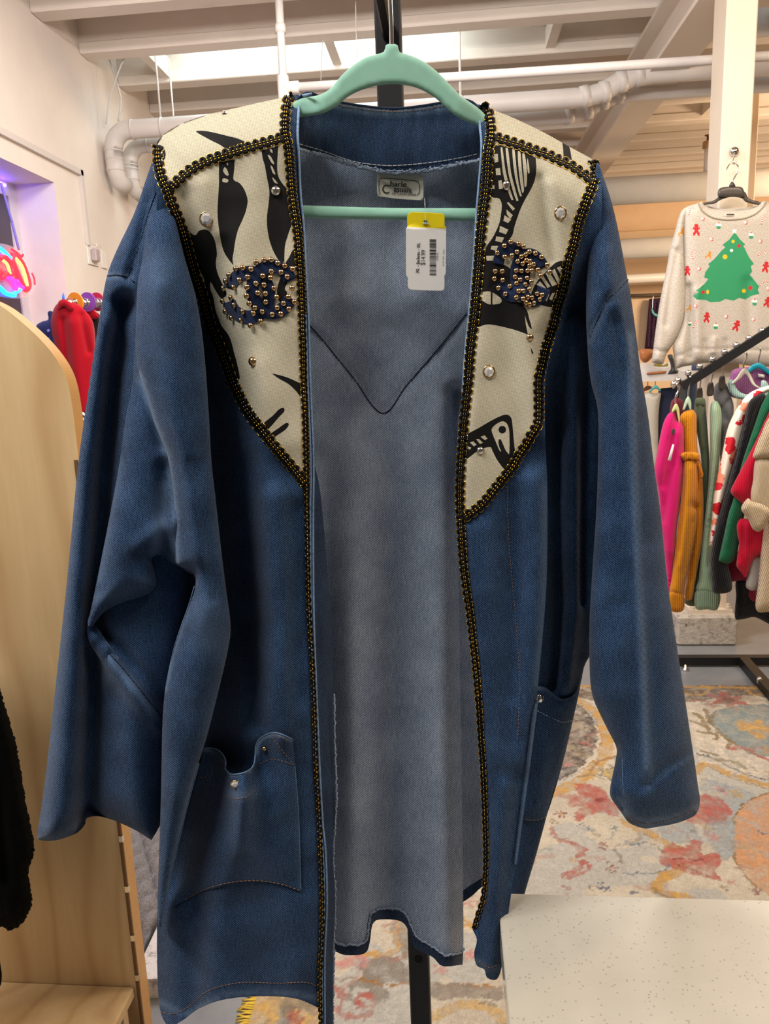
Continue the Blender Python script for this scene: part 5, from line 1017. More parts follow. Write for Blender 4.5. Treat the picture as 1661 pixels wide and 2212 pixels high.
n = NT('chipped_white'); v = n.coord('Object'); f = n.noise(v, 50, 5, 0.7); n.ln(n.ramp(f, [(0.36, lin((150, 148, 144))), (0.46, lin((208, 206, 204))), (0.8, lin((220, 218, 215)))]), n.b.inputs['Base Color']); n.b.inputs['Roughness'].default_value = 0.5
q = [floorproj([p], 0.055)[0] for p in ((286, 2116), (352, 1975), (470, 1972), (452, 2112))]
V = [tuple(p) for p in q]+[(p[0], p[1], 0.0) for p in q]
tag(mk('low_plinth', V, [(0, 3, 2, 1), (0, 1, 5, 4), (1, 2, 6, 5), (2, 3, 7, 6), (3, 0, 4, 7)], n.m, smooth=False), 'low white painted plinth on the floor behind the jacket hem', 'plinth')
# ================================================================== LEFT CLOTHES RACK
lr = empty('clothes_rail', tuple(onax(1, 3.6, 160, 655)), 'chrome clothes rail with spiral hooks by the window', 'rail')
m_chr = mat('chrome', (226, 224, 222), 0.12, 1.0)
a0 = onax(1, 3.45, 142, 654); a1 = onax(1, 4.1, 330, 655)
tubeobj('rail', [a0, (a0+a1)/2, a1], 0.014, m_chr, lr, 12)
for t in np.linspace(0.04, 0.6, 16):
    c = a0+(a1-a0)*t; ax = (a1-a0)/np.linalg.norm(a1-a0); u = np.cross(ax, [0, 0, 1]); w_ = np.cross(u, ax); an = np.arange(14)*2*math.pi/14
    tubeobj('hook_ring', [c+0.022*(math.cos(q)*u+math.sin(q)*w_) for q in an], 0.0028, m_chr, lr, 6, True)
tubeobj('upright', [a1, (a1[0], a1[1], 0.02)], 0.016, m_chr, lr, 10); boxobj('foot', (a1[0]-0.2, a1[1]-0.02, 0), (a1[0]+0.2, a1[1]+0.02, 0.02), m_chr, lr)
def disc(px, py, dep, r, col, name, label, txt=None):
    m = mat(name+'_plastic', col, 0.35); c = HP([(px, py)], np.array([dep]))[0]; e = empty('size_divider', tuple(c), label, 'size divider', 'size dividers on the rail')
    a = np.arange(28)*2*math.pi/28; ax = (a1-a0)/np.linalg.norm(a1-a0); u = np.cross(ax, [0, 0, 1]); u /= np.linalg.norm(u); w_ = np.cross(u, ax); ax2 = ax*0.004
    ro, ri = r, r*0.36
    V = []
    for rad, o_ in ((ro, -1), (ri, -1), (ro, 1), (ri, 1)):
        for q in a: V.append(c+rad*(math.cos(q)*u+math.sin(q)*w_)+ax2*o_)
    k = 28; Fc = []
    for i in range(k):
        j = (i+1) % k; Fc += [(i, j, k+j, k+i), (2*k+i, 3*k+i, 3*k+j, 2*k+j), (i, 2*k+i, 2*k+j, j), (k+i, k+j, 3*k+j, 3*k+i)]
    mk('disc', V, Fc, m, e, smooth=False)
    if txt:
        TV, TF = textpx(txt, r*0.3)
        b = MB(); b.add([c-ax2*1.2+u*(-(p[0]-r*0.12))*-1+w_*(p[1]+r*0.55) for p in TV], TF); b.build('lettering', mat('dark_lettering', (120, 70, 20), 0.6), e)
disc(163, 653, 3.62, 0.045, (226, 140, 40), 'orange', 'orange round size divider above the red sweater'); disc(190, 652, 3.72, 0.045, (134, 70, 160), 'purple', 'purple round size divider next along the rail'); disc(210, 652, 3.85, 0.045, (186, 40, 70), 'crimson', 'crimson round size divider nearest the jacket sleeve')
tag(cloth('hook_tip', [(134, 644), (137, 632), (140, 644), (138, 650)], 3.5, 0.003, mat('blue_tip', (40, 120, 240), 0.4), None, 3, sp=3, step=2), 'small blue size tip at the end of the rail', 'size tip')
m_red = knit('red_wool', (158, 10, 28), 0.2, 0.0, 0.15, 0.2); m_navy = knit('navy_cloth', (34, 40, 84), 0.3, 0, 0.2, 0.2)
g_ = garment('red_sweater', 'red wool sweater hanging at the end of the chrome rail', 'sweater', 3.55, (170, 900))
cloth('body', [(120, 660), (138, 650), (152, 652), (170, 658), (185, 672), (202, 700), (206, 760), (200, 900), (160, 905), (150, 840), (130, 780), (112, 720), (110, 690)], 3.55, 0.05, m_red, g_, 30, [([(136, 690), (146, 800)], 0.02, 6), ([(176, 680), (192, 760)], 0.02, 6), ([(160, 700), (170, 880)], -0.015, 14)], 5, 4)
cloth('collar', [(126, 652), (138, 646), (150, 652), (160, 664), (152, 672), (138, 662), (128, 668)], 3.50, 0.015, m_red, g_, 7, sp=4, step=3)
g_ = garment('navy_blouse', 'navy blouse with pale dots behind the red sweater', 'blouse', 3.75, (100, 900))
cloth('body', [(78, 705), (90, 695), (104, 690), (103, 674), (112, 672), (122, 690), (135, 800), (140, 900), (95, 900), (80, 760)], 3.75, 0.04, m_navy, g_, 20, sp=6, step=4)
tubeobj('stand_pole', [HP([(108, 880)], np.array([3.75]))[0], np.r_[HP([(108, 880)], np.array([3.75]))[0][:2], 0.01]], 0.015, m_black, g_); m_dot = mat('pale_dot', (130, 130, 220), 0.7)
for x, y, r in ((94, 725, 3.6), (105, 714, 2.8), (104, 732, 3.0), (112, 745, 3)):
    c = HP([(x, y)], np.array([3.70]))[0]; b = MB(); b.lathe(c, (0, -1, 0), [(r*0.0023, 0), (r*0.0023, 0.004)], 14); b.build('dot', m_dot, g_)
g_ = garment('brown_blouse', 'dark brown blouse with a red yoke just behind the red sweater', 'blouse', 3.8, (205, 760))
cloth('body', [(184, 675), (200, 670), (222, 690), (232, 760), (205, 790), (190, 720)], 3.80, 0.03, knit('brownblack', (40, 26, 24), 0.3), g_, 14, sp=5, step=4); cloth('yoke', [(184, 672), (200, 668), (214, 684), (200, 690), (188, 686)], 3.75, 0.012, m_red, g_, 8, sp=4, step=3)
n = NT('striped_knit'); v = n.coord('UV', (1, 1, 1), (0, 0, 0.9)); n.ln(n.ramp(n.wave(v, 0.035), [(0.45, lin((24, 24, 26))), (0.55, lin((210, 210, 210)))]), n.b.inputs['Base Color'])
tag(cloth('striped_top', [(160, 893), (180, 890), (210, 892), (215, 1000), (190, 1010), (160, 960)], 3.5, 0.03, n.m, None, 16, sp=6, step=4), 'black and white striped top below the red sweater', 'top')

# ================================================================== SWEATSHIRT ON THE COLUMN
SW = (1280, 380, 4.3596); SD = 3.66
n = NT('heather_fleece'); v = n.coord('UV', (1, 0.5, 1)); f = n.noise(v, 0.55, 3, 0.75); n.ln(n.ramp(f, [(0.3, lin((158, 148, 134))), (0.7, lin((208, 199, 186)))]), n.b.inputs['Base Color']); n.b.inputs['Roughness'].default_value = 0.95; m_fl = n.m
m_tgr = mat('print_green', (42, 140, 92), 0.7); m_pr = mat('print_red', (190, 34, 40), 0.7); m_py = mat('print_yellow', (232, 180, 28), 0.7); m_pw = mat('print_white', (238, 232, 222), 0.7); m_pbr = mat('print_brown', (200, 132, 40), 0.7); m_pgy = mat('print_grey', (176, 172, 164), 0.6)
sw = garment('christmas_sweatshirt', 'heather grey sweatshirt printed with a green christmas tree hanging on the column', 'sweatshirt', SD, (1560, 790))
regS = []
def sreg(pts, k, sm=True, step=2.5): regS.append(rg(pts, SW, k, step, sm))
def sdot(x, y, r, k, ry=None): regS.append((circ((SW[0]+x/SW[2], SW[1]+y/SW[2]), r/SW[2], 12, (ry or r)/SW[2]), k))
sreg([(1340, 530), (1390, 600), (1437, 645), (1420, 660), (1436, 690), (1470, 760), (1520, 830), (1490, 850), (1502, 900), (1480, 930), (1520, 980), (1570, 1040), (1555, 1070), (1572, 1110), (1500, 1128), (1440, 1165), (1380, 1148), (1330, 1175), (1250, 1160), (1200, 1185), (1110, 1190), (1060, 1168), (980, 1165), (945, 1130), (1000, 1092), (968, 1085), (1050, 1020), (1090, 970), (1050, 958), (1060, 910), (1102, 850), (1088, 830), (1150, 780), (1217, 700), (1250, 672), (1222, 650), (1285, 600)], 1, False)
star = [(1335+(46 if i % 2 == 0 else 20)*math.sin(i*math.pi/5), 520-(40 if i % 2 == 0 else 17)*math.cos(i*math.pi/5)) for i in range(10)]; sreg(star, 6, False)
star2 = [(1335+(32 if i % 2 == 0 else 14)*math.sin(i*math.pi/5), 520-(28 if i % 2 == 0 else 12)*math.cos(i*math.pi/5)) for i in range(10)]; sreg(star2, 4, False)
for x, y, r, k in ((1323, 617, 16, 3), (1377, 660, 17, 2), (1308, 702, 15, 4), (1247, 762, 23, 3), (1040, 1095, 17, 2), (1425, 1083, 19, 3), (1485, 1055, 20, 2)): sdot(x, y, r, k)
sdot(1083, 1092, 13, 3, 21)
def candy(x, y, r=19): sdot(x, y, r, 2); sdot(x-3, y-2, r*0.78, 4); sreg([(x-r*0.7, y-4), (x, y+2), (x+r*0.7, y+6), (x+r*0.5, y+12), (x-3, y+6)], 2, False); sreg([(x+2, y-r*0.7), (x+r*0.6, y-r*0.3), (x+4, y-2)], 2, False)
def ginger(x, y, s=1.0, rt=0.0):
    def T_(p): q = (p[0]*math.cos(rt)-p[1]*math.sin(rt), p[0]*math.sin(rt)+p[1]*math.cos(rt)); return (x+q[0]*s, y+q[1]*s)
    sreg([T_(p) for p in [(0, -58), (18, -52), (20, -34), (14, -24), (40, -26), (42, -10), (18, -4), (20, 14), (40, 40), (30, 54), (14, 50), (0, 24), (-14, 50), (-30, 54), (-40, 40), (-20, 14), (-18, -4), (-42, -10), (-40, -26), (-14, -24), (-20, -34), (-18, -52)]], 2)
    for p in ((34, 42), (-34, 42), (38, -18), (-38, -18)): q = T_(p); sdot(q[0], q[1], 5*s, 4)
def cane(x, y, s=1.0, rt=0.3):
    def T_(p): q = (p[0]*math.cos(rt)-p[1]*math.sin(rt), p[0]*math.sin(rt)+p[1]*math.cos(rt)); return (x+q[0]*s, y+q[1]*s)
    C_l = [(-8, 45), (-8, 22), (-8, 0), (-8, -20), (-2, -36), (10, -42), (20, -34), (22, -20)]
    for i, (p, q) in enumerate(zip(C_l[:-1], C_l[1:])):
        p, q = np.array(p, float), np.array(q, float); m_ = (q-p); nn = np.array([-m_[1], m_[0]])/np.linalg.norm(m_)*6
        for t0, t1, k in ((0, .5, 2), (.5, 1, 4)): sreg([T_(p+m_*t0+nn), T_(p+m_*t1+nn), T_(p+m_*t1-nn), T_(p+m_*t0-nn)], k, False)
def cup(x, y, s=1.0): sreg([(x-24*s, y-4*s), (x+24*s, y-4*s), (x+16*s, y+30*s), (x-16*s, y+30*s)], 1, False); sreg([(x-26*s, y), (x-22*s, y-16*s), (x-6*s, y-26*s), (x+12*s, y-24*s), (x+24*s, y-12*s), (x+26*s, y+2*s)], 4); sdot(x+2, y-28*s, 7*s, 2)
def deer(x, y, s=1.0): sreg([(x-30*s, y+8*s), (x-6*s, y+4*s), (x+4*s, y-30*s), (x+14*s, y-44*s), (x+26*s, y-34*s), (x+24*s, y-10*s), (x+26*s, y+34*s), (x+16*s, y+34*s), (x+12*s, y+14*s), (x-14*s, y+16*s), (x-20*s, y+36*s), (x-30*s, y+32*s)], 5, False)
for p in ((1038, 405), (1442, 440), (1120, 597), (1580, 617), (1003, 876), (970, 1227), (1258, 1325), (1515, 1352), (1655, 1060)): candy(*p)
ginger(977, 510); ginger(1075, 1335, 0.9, 0.1); ginger(1355, 1412, 0.95, 0.35); ginger(1630, 860, 0.95, 0.2); ginger(1645, 1190, 0.9, 0.3); ginger(893, 895, 0.85, 0)
cane(1605, 415, 1, 0.15); cane(945, 740, 0.95, -0.2); cane(1595, 725, 0.95, 0.7); cane(1610, 1010, 0.95, 0.8); cane(970, 1395, 0.95, 0.4); cane(925, 330, 0.9, 0.3)
cup(1187, 470); cup(1493, 562); cup(1525, 1190); cup(1160, 1415, 0.95); cup(915, 1390, 0.7)
deer(1090, 745, 0.95); deer(905, 1245, 0.8)
SB = [(1005, 250, 's'), (1030, 240), (1050, 275), (1110, 305), (1200, 322), (1300, 330), (1400, 326), (1480, 314), (1550, 288), (1600, 240), (1625, 235, 's'), (1720, 280), (1790, 360), (1790, 500), (1775, 900), (1780, 1300), (1850, 1560), (1860, 1790, 's'), (1700, 1800), (1450, 1785), (1340, 1765), (1150, 1758), (1060, 1762), (950, 1780), (860, 1795), (786, 1818, 's'), (770, 1720), (755, 1600), (800, 1500), (860, 1320), (862, 1000), (856, 700), (850, 450), (860, 330), (930, 280)]
SBp = crop(SB, *SW); SBs = smooth(SBp, True, 4)
def dS(P): 
    x, y = (P[:, 0]-SW[0])*SW[2], (P[:, 1]-SW[1])*SW[2]
    return puff(P, SBs, 30, 0.05)+folds(P, [(crop([(905, 1050), (925, 1400), (910, 1700)], *SW), 0.03, 8), (crop([(980, 1100), (1000, 1700)], *SW), -0.012, 12), (crop([(1050, 1560), (1060, 1650)], *SW), 0.012, 5), (crop([(1150, 1540), (1140, 1650)], *SW), -0.012, 6), (crop([(1250, 1550), (1260, 1640)], *SW), 0.01, 5), (crop([(940, 1625), (1100, 1632), (1300, 1625), (1500, 1640), (1800, 1650)], *SW), 0.008, 2.5), (crop([(765, 1700), (860, 1680), (930, 1640)], *SW), 0.008, 2.5), (crop([(1460, 1000), (1480, 1500)], *SW), 0.01, 12)])
sheet('body', SBp, dS, [m_fl, m_tgr, m_pr, m_py, m_pw, m_pbr, m_pgy], sw, 4.5, lambda P: 0.04-puff(P, SBs, 30, 0.03), regions=regS, proj=HB(SD), step=4)
sl = crop([(1000, 262), (930, 275), (870, 300), (830, 340), (800, 420), (770, 540), (730, 680), (690, 900), (640, 1150), (600, 1400), (572, 1620), (560, 1750), (600, 1768), (662, 1772), (690, 1690), (720, 1640), (760, 1580), (820, 1470), (868, 1300), (880, 1000), (868, 700), (866, 480), (900, 340)], *SW); sls = smooth(sl, True, 4)
regS2 = regS; regS = []; deer(835, 530, 1.0); cane(915, 330, 1, 0.3); regS_sl = regS
sheet('sleeve', sl, lambda P: 0.012+puff(P, sls, 16, 0.055)+folds(P, [(crop([(800, 700), (740, 1000), (690, 1400)], *SW), 0.012, 7), (crop([(585, 1635), (640, 1652), (700, 1655)], *SW), 0.012, 3), (crop([(735, 680), (800, 720), (866, 770)], *SW), 0.006, 2)]), [m_fl, m_tgr, m_pr, m_py, m_pw, m_pbr, m_pgy], sw, 4.5, lambda P: 0.05-puff(P, sls, 16, 0.03), regions=regS_sl, proj=HB(SD), step=4)
cb = smooth(crop([(1000, 262), (1030, 330), (1120, 390), (1230, 412), (1330, 412), (1430, 400), (1530, 360), (1600, 300), (1630, 250)], *SW), False, 4); tubeobj('collar_seam', HP(cb, SD+dS(cb)-0.001), 0.004, mat('fleece_seam', (150, 138, 118), 0.95), sw, 6)  # seam tube in a darker fleece colour
tag_ = crop([(1262, 358), (1334, 358), (1334, 370), (1262, 370)], *SW); cloth('neck_tape', tag_, SD-0.052, 0.002, mat('tape_dark', (60, 58, 52), 0.8), sw, 1.0, sp=4, step=4, sm=False)
cbk = crop([(1005, 250), (1050, 262), (1150, 300), (1300, 312), (1450, 300), (1560, 262), (1620, 240), (1600, 300), (1500, 335), (1300, 350), (1100, 330), (1030, 290)], *SW); cloth('back_neck', cbk, SD+0.06, 0.01, m_fl, sw, 10, sp=6, step=4)
# its hanger and hook
m_blk = mat('black_plastic', (70, 64, 58), 0.35)
shh = garment('black_hanger', 'black plastic clip hanger holding the christmas sweatshirt', 'hanger', SD, (1580, 440))
cloth('label_block', crop([(1185, 130), (1230, 105), (1320, 100), (1400, 105), (1425, 140), (1435, 185), (1400, 196), (1220, 196), (1180, 190)], *SW), SD-0.005, 0.010, m_blk, shh, 5, sp=4, step=3)
cloth('arms', crop([(1190, 150), (1180, 200), (1130, 235), (1070, 245), (960, 285), (955, 300), (1070, 272), (1150, 260), (1200, 230), (1300, 200), (1400, 210), (1440, 245), (1500, 262), (1560, 275), (1680, 300), (1680, 285), (1560, 240), (1500, 225), (1460, 200), (1430, 150)], *SW), SD+0.01, 0.006, m_blk, shh, 4, sp=4, step=3)
cloth('neck', crop([(1285, 100), (1300, 65), (1315, 50), (1330, 65), (1345, 100)], *SW), SD+0.0, 0.008, m_blk, shh, 4, sp=3, step=3)
hk = smooth([(1581, 396), (1584, 388), (1591, 375), (1594, 362), (1591, 354), (1583, 350), (1575, 356), (1569, 366)], False, 2); tubeobj('hook', HP(hk, np.full(len(hk), SD)), 0.0032, m_chr, shh, 8)
wh = garment('chrome_wall_hook', 'round chrome hook fixed to the column above the sweatshirt', 'hook', SD+0.06, (1585, 328))
pc = HP([(1586, 327)], np.array([3.745]))[0]; b = MB(); b.lathe(pc, -hh, [(0.022, -0.006), (0.022, 0.004), (0.019, 0.010), (0.010, 0.016), (0.002, 0.018)], 20); b.build('rosette', m_chr, wh, True)
hk = smooth([(1586, 332), (1584, 342), (1582, 351), (1586, 354), (1590, 350)], False, 2); tubeobj('hook_arm', HP(hk, np.linspace(3.73, SD, len(hk))), 0.0036, m_chr, wh, 8)

# ================================================================== WATERFALL RACK ON THE RIGHT
KK = (1280, 800, 3.0735); RD = 3.05
rr_ = garment('waterfall_rack', 'black waterfall clothing rack with chrome ball stops at right', 'clothes rack', RD, (1640, 1440))
rr_.location.z = 0
tip = HP([(1472, 836)], np.array([RD+0.05]))[0]; end = HP([(1760, 652)], np.array([RD-0.05]))[0]
def barbox(name, a, b_, w_, m, parent):
    a, b_ = np.array(a, float), np.array(b_, float); bb_ = MB(); d_ = (b_-a)/np.linalg.norm(b_-a); u = np.cross(d_, [0, 0, 1]); u /= np.linalg.norm(u); v_ = np.cross(u, d_); V = []
    for p in (a, b_):
        for s, t in ((-1, -1), (1, -1), (1, 1), (-1, 1)): V.append(p+u*s*w_/2+v_*t*w_/2)
    bb_.add(V, [(0, 1, 2, 3)[::-1], (4, 5, 6, 7), (0, 1, 5, 4), (1, 2, 6, 5), (2, 3, 7, 6), (3, 0, 4, 7)]); return bb_.build(name, m, parent)
barbox('sloping_arm', tip, end, 0.034, m_black, rr_)
for x, y in ((1454, 832), (1463, 824), (1485, 808), (1510, 794), (1537, 779), (1563, 763), (1589, 748), (1616, 733), (1644, 717)):
    c = HP([(x+1, y)], np.array([RD+0.05-0.1*(x-1472)/288]))[0]; b = MB(); b.lathe(c-np.array([0, 0, 0.014]), (0, 0, 1), [(0.005, 0), (0.005, 0.006), (0.011, 0.010), (0.014, 0.018), (0.011, 0.027), (0.003, 0.031)], 12); b.build('ball_stop', m_chr, rr_, True)
pz = onax(2, 0.0, 1625, 1447)
barbox('upright', (pz[0], 3.50, 0.04), (pz[0], 3.50, 1.75), 0.045, m_black, rr_)
barbox('cross_rail', (0.95, 3.56, 0.03), (2.4, 3.56, 0.03), 0.04, m_black, rr_); barbox('base_rail', tuple(onax(2, 0.03, 1606, 1428)), tuple(onax(2, 0.03, 1720, 1560)), 0.045, m_black, rr_)
b = MB(); b.lathe(onax(2, 0.0, 1480, 1448), (0, 0, 1), [(0.018, 0), (0.018, 0.01), (0.006, 0.012), (0.006, 0.03)], 12); b.build('levelling_foot', m_chr, rr_, True)
b = MB(); b.lathe(onax(2, 0.03, 1640, 1476), (0, 0, 1), [(0.012, 0), (0.012, 0.025), (0.006, 0.03)], 12); b.build('bolt', m_chr, rr_, True)
K = lambda pts: crop(pts, *KK)
def hook(px, label, m, pts, body=None, dep=RD):
    e = garment('clothes_hanger', label, 'hanger', dep, px); P = smooth(pts, False, 2); tubeobj('hook', HP(P, np.full(len(P), dep)), 0.0035, m_chr, e, 6)
    if body: cloth('arch', body, dep, 0.008, m, e, 3.5, sp=4, step=3)
m_wh = mat('ivory_plastic', (226, 222, 206), 0.4); m_lime = mat('lime_plastic', (196, 206, 140), 0.4); m_mintp = mat('pale_mint_plastic', (180, 206, 180), 0.4); m_turq = mat('turquoise_plastic', (28, 150, 176), 0.4); m_teal = mat('teal_plastic', (90, 180, 180), 0.4)
hook((1460, 880), 'lime green hanger holding the pink cardigan', m_lime, K([(548, 215), (552, 170), (570, 130), (568, 95), (560, 85), (556, 100)]), K([(545, 225), (560, 222), (575, 260), (580, 340), (575, 360), (562, 300), (552, 265), (530, 285), (525, 270)]), RD-0.02)
hook((1485, 870), 'pale mint hanger holding the mustard sweater', m_mintp, K([(633, 175), (638, 120), (652, 70), (650, 45), (642, 42)]), K([(625, 180), (640, 175), (655, 215), (652, 270), (640, 250), (630, 225), (610, 262), (597, 265), (610, 215)]), RD+0.03)
m_pink = knit('pink_knit', (200, 28, 104), 0.3, 0, 0.08, 0.1)
g_ = garment('pink_cardigan', 'hot pink cardigan hanging at the tip of the rack arm', 'cardigan', RD, (1450, 1310))
cloth('body', K([(500, 292), (530, 275), (548, 285), (560, 330), (590, 352), (604, 400), (606, 520), (604, 700), (580, 900), (560, 1050), (545, 1250), (525, 1480), (505, 1500), (490, 1350), (470, 1200), (455, 1060), (445, 900), (430, 780), (415, 700), (412, 640), (440, 480), (470, 350)]), RD, 0.06, m_pink, g_, 22, [(K([(545, 300), (520, 500), (480, 760)]), 0.02, 7), (K([(590, 500), (500, 720), (470, 1000)]), 0.014, 6), (K([(575, 420), (570, 700), (530, 1200)]), -0.015, 10)], 6, 4)
cloth('paper_tag', K([(530, 490), (542, 495), (520, 600), (498, 596)]), RD-0.085, 0.002, m_tag, g_, 2, sp=5, step=4, sm=False); cloth('neck_label', K([(522, 405), (530, 388), (546, 390), (545, 415), (530, 430)]), RD-0.07, 0.002, mat('tape_dark', (60, 58, 52)), g_, 2, sp=4, step=3)
m_mus = knit('mustard_knit', (208, 134, 20), 0.075, 0.0, 0.25, 0.6)
g_ = garment('mustard_sweater', 'mustard cable knit sweater with a ruffle on its shoulder', 'sweater', RD+0.04, (1470, 1320))
cloth('body', K([(578, 320), (600, 280), (640, 262), (668, 262), (690, 300), (692, 420), (698, 520), (720, 620), (732, 750), (737, 950), (726, 1150), (700, 1300), (682, 1400), (660, 1518), (612, 1512), (630, 1350), (640, 1100), (600, 900), (596, 600), (590, 420)]), RD+0.05, 0.06, m_mus, g_, 18, [(K([(625, 300), (612, 420)]), 0.02, 4), (K([(690, 900), (670, 1150), (640, 1400)]), 0.03, 5), (K([(660, 620), (690, 800)]), 0.012, 5)], 6, 4)
cloth('sleeve', K([(610, 590), (650, 580), (690, 600), (700, 700), (690, 850), (665, 900), (690, 930), (692, 1000), (670, 1150), (640, 1300), (612, 1450), (600, 1500), (515, 1480), (522, 1380), (545, 1200), (570, 1000), (590, 800), (600, 680)]), RD-0.02, 0.055, m_mus, g_, 16, [(K([(650, 650), (630, 900), (580, 1300)]), -0.01, 5), (K([(610, 700), (575, 1200)]), 0.012, 3), (K([(660, 1000), (600, 1350)]), 0.012, 3)], 5, 4)
cloth('cuff', K([(514, 1470), (602, 1485), (600, 1595), (512, 1590)]), RD-0.03, 0.045, knit('mustard_rib', (206, 132, 22), 0.07, 0, 0.35, 0.8), g_, 9, sp=4, step=4)
cloth('ruffle', K([(582, 565), (600, 545), (650, 540), (700, 550), (715, 580), (700, 605), (680, 600), (660, 610), (640, 596), (615, 606), (598, 590)]), RD-0.05, 0.03, m_mus, g_, 6, [(K([(620, 560), (615, 600)]), 0.012, 2.5), (K([(660, 555), (665, 605)]), 0.012, 2.5)], 3.5, 3); cloth('ruffle', K([(690, 620), (712, 615), (728, 660), (734, 700), (715, 735), (712, 690)]), RD-0.03, 0.025, m_mus, g_, 5, sp=3.5, step=3)
m_dg = knit('moss_knit', (92, 104, 78), 0.075, 0, 0.3, 0.6)
g_ = garment('moss_sweater', 'moss green ribbed sweater between mustard and sage knits', 'sweater', RD+0.12, (1515, 1310))
cloth('body', K([(675, 240), (700, 188), (745, 190), (756, 300), (775, 600), (770, 900), (750, 1100), (720, 1400), (692, 1556), (608, 1530), (690, 1300), (720, 950), (720, 600), (690, 400)]), RD+0.12, 0.05, m_dg, g_, 16, [(K([(715, 200), (730, 500)]), -0.01, 6)], 6, 4)
cloth('collar', K([(684, 190), (700, 182), (740, 184), (750, 215), (738, 240), (700, 240), (680, 225)]), RD+0.09, 0.03, m_dg, g_, 6, sp=4, step=3)
m_sg = knit('sage_knit', (150, 176, 148), 0.075, 0.1, 0.16, 0.35)
g_ = garment('sage_sweater', 'fluffy sage green sweater beside the moss sweater', 'sweater', RD+0.06, (1530, 1310))
cloth('body', K([(778, 280), (790, 212), (825, 206), (850, 250), (857, 320), (850, 500), (835, 680), (805, 900), (790, 1100), (795, 1300), (840, 1480), (690, 1470), (705, 1380), (720, 1200), (745, 980), (768, 750), (778, 500)]), RD+0.06, 0.055, m_sg, g_, 18, [(K([(815, 260), (810, 600), (770, 1000)]), -0.012, 8), (K([(790, 1000), (775, 1300)]), 0.02, 6)], 6, 4)
cloth('cuff', K([(690, 1460), (838, 1470), (830, 1585), (760, 1588), (685, 1580)]), RD+0.05, 0.045, knit('sage_rib', (146, 172, 146), 0.07, 0, 0.3, 0.7), g_, 9, sp=4, step=4)
m_tw = knit('tweed_knit', (120, 120, 122), 0.25, 0.5, 0.65, 0.5, 0.4)
tag(cloth('tweed_sweater', K([(800, 150), (815, 95), (855, 72), (888, 90), (915, 160), (936, 235), (930, 320), (895, 420), (870, 520), (850, 660), (845, 400), (850, 300), (812, 210)]), RD+0.16, 0.05, m_tw, None, 16, [(K([(900, 200), (865, 250)]), 0.02, 4), (K([(870, 270), (890, 330)]), 0.015, 5)], 5, 4), 'grey tweed knit sweater right behind the sage sweater', 'sweater')
n = NT('floral_print'); v = n.coord('UV'); vo = n.add('ShaderNodeTexVoronoi'); n.setin(vo, Scale=0.034); n.ln(v, vo.inputs['Vector']); nz = n.noise(v, 0.16, 2); dd = n.math('ADD', vo.outputs['Distance'], n.math('MULTIPLY', nz, 0.35))
c1 = n.ramp(n.math('FRACT', n.math('MULTIPLY', vo.outputs['Position'], 0.37), 0), [(0.0, lin((202, 18, 40))), (0.62, lin((208, 24, 44))), (0.66, lin((238, 140, 110)))])
n.ln(n.mix(n.math('LESS_THAN', dd, 0.66), lin((238, 226, 208)), c1), n.b.inputs['Base Color']); n.b.inputs['Roughness'].default_value = 0.8
g_ = garment('floral_blouse', 'white blouse with red and coral flowers between tweed and black garments', 'blouse', RD-0.05, (1540, 1170))
cloth('sleeve', K([(1200, 96), (1100, 122), (1030, 160), (975, 225), (932, 300), (892, 400), (862, 550), (830, 700), (802, 850), (790, 1000), (772, 1160), (800, 1170), (830, 1050), (870, 900), (920, 700), (990, 470), (1040, 290), (1120, 170), (1200, 130)]), RD-0.04, 0.05, n.m, g_, 14, [(K([(985, 260), (900, 560), (830, 900)]), -0.01, 6)], 5, 4)
m_bk = knit('black_knit', (24, 23, 25), 0.075, 0.2, 0.3, 0.5)
tag(cloth('black_cardigan', K([(1120, 152), (1045, 200), (1012, 300), (965, 500), (905, 720), (855, 900), (805, 1100), (780, 1250), (788, 1400), (800, 1470), (850, 1483), (920, 1462), (922, 1380), (900, 1290), (900, 1100), (950, 900), (1010, 600), (1070, 380), (1120, 240), (1150, 170)]), RD-0.09, 0.055, m_bk, None, 16, [(K([(1010, 330), (930, 680), (850, 1000)]), 0.012, 5)], 6, 4), 'black knit cardigan in front of the floral blouse', 'cardigan')
m_gn = knit('green_knit', (26, 98, 64), 0.075, 0.3, 0.22, 0.5)
tag(cloth('green_sweater', K([(1200, 110), (1130, 210), (1085, 330), (1035, 480), (985, 640), (935, 850), (902, 950), (870, 1100), (835, 1262), (865, 1278), (912, 1280), (955, 1230), (980, 1100), (1010, 950), (1070, 700), (1120, 500), (1160, 350), (1210, 240)]), RD-0.13, 0.05, m_gn, None, 16, [(K([(1060, 440), (960, 800), (890, 1150)]), -0.01, 6)], 6, 4), 'emerald green sweater in front of the black cardigan', 'sweater')
tag(cloth('burgundy_sweater', K([(850, 1250), (960, 1200), (1040, 1380), (1095, 1440), (1095, 1535), (1060, 1538), (1030, 1500), (1020, 1400), (858, 1398)]), RD-0.02, 0.03, knit('burgundy_rib', (128, 28, 54), 0.07, 0, 0.3, 0.6), None, 8, sp=6, step=4), 'burgundy ribbed hem showing below the emerald sweater', 'sweater')
m_cr = knit('crimson_felt', (178, 18, 46), 0.06, 0, 0.1, 0.15)
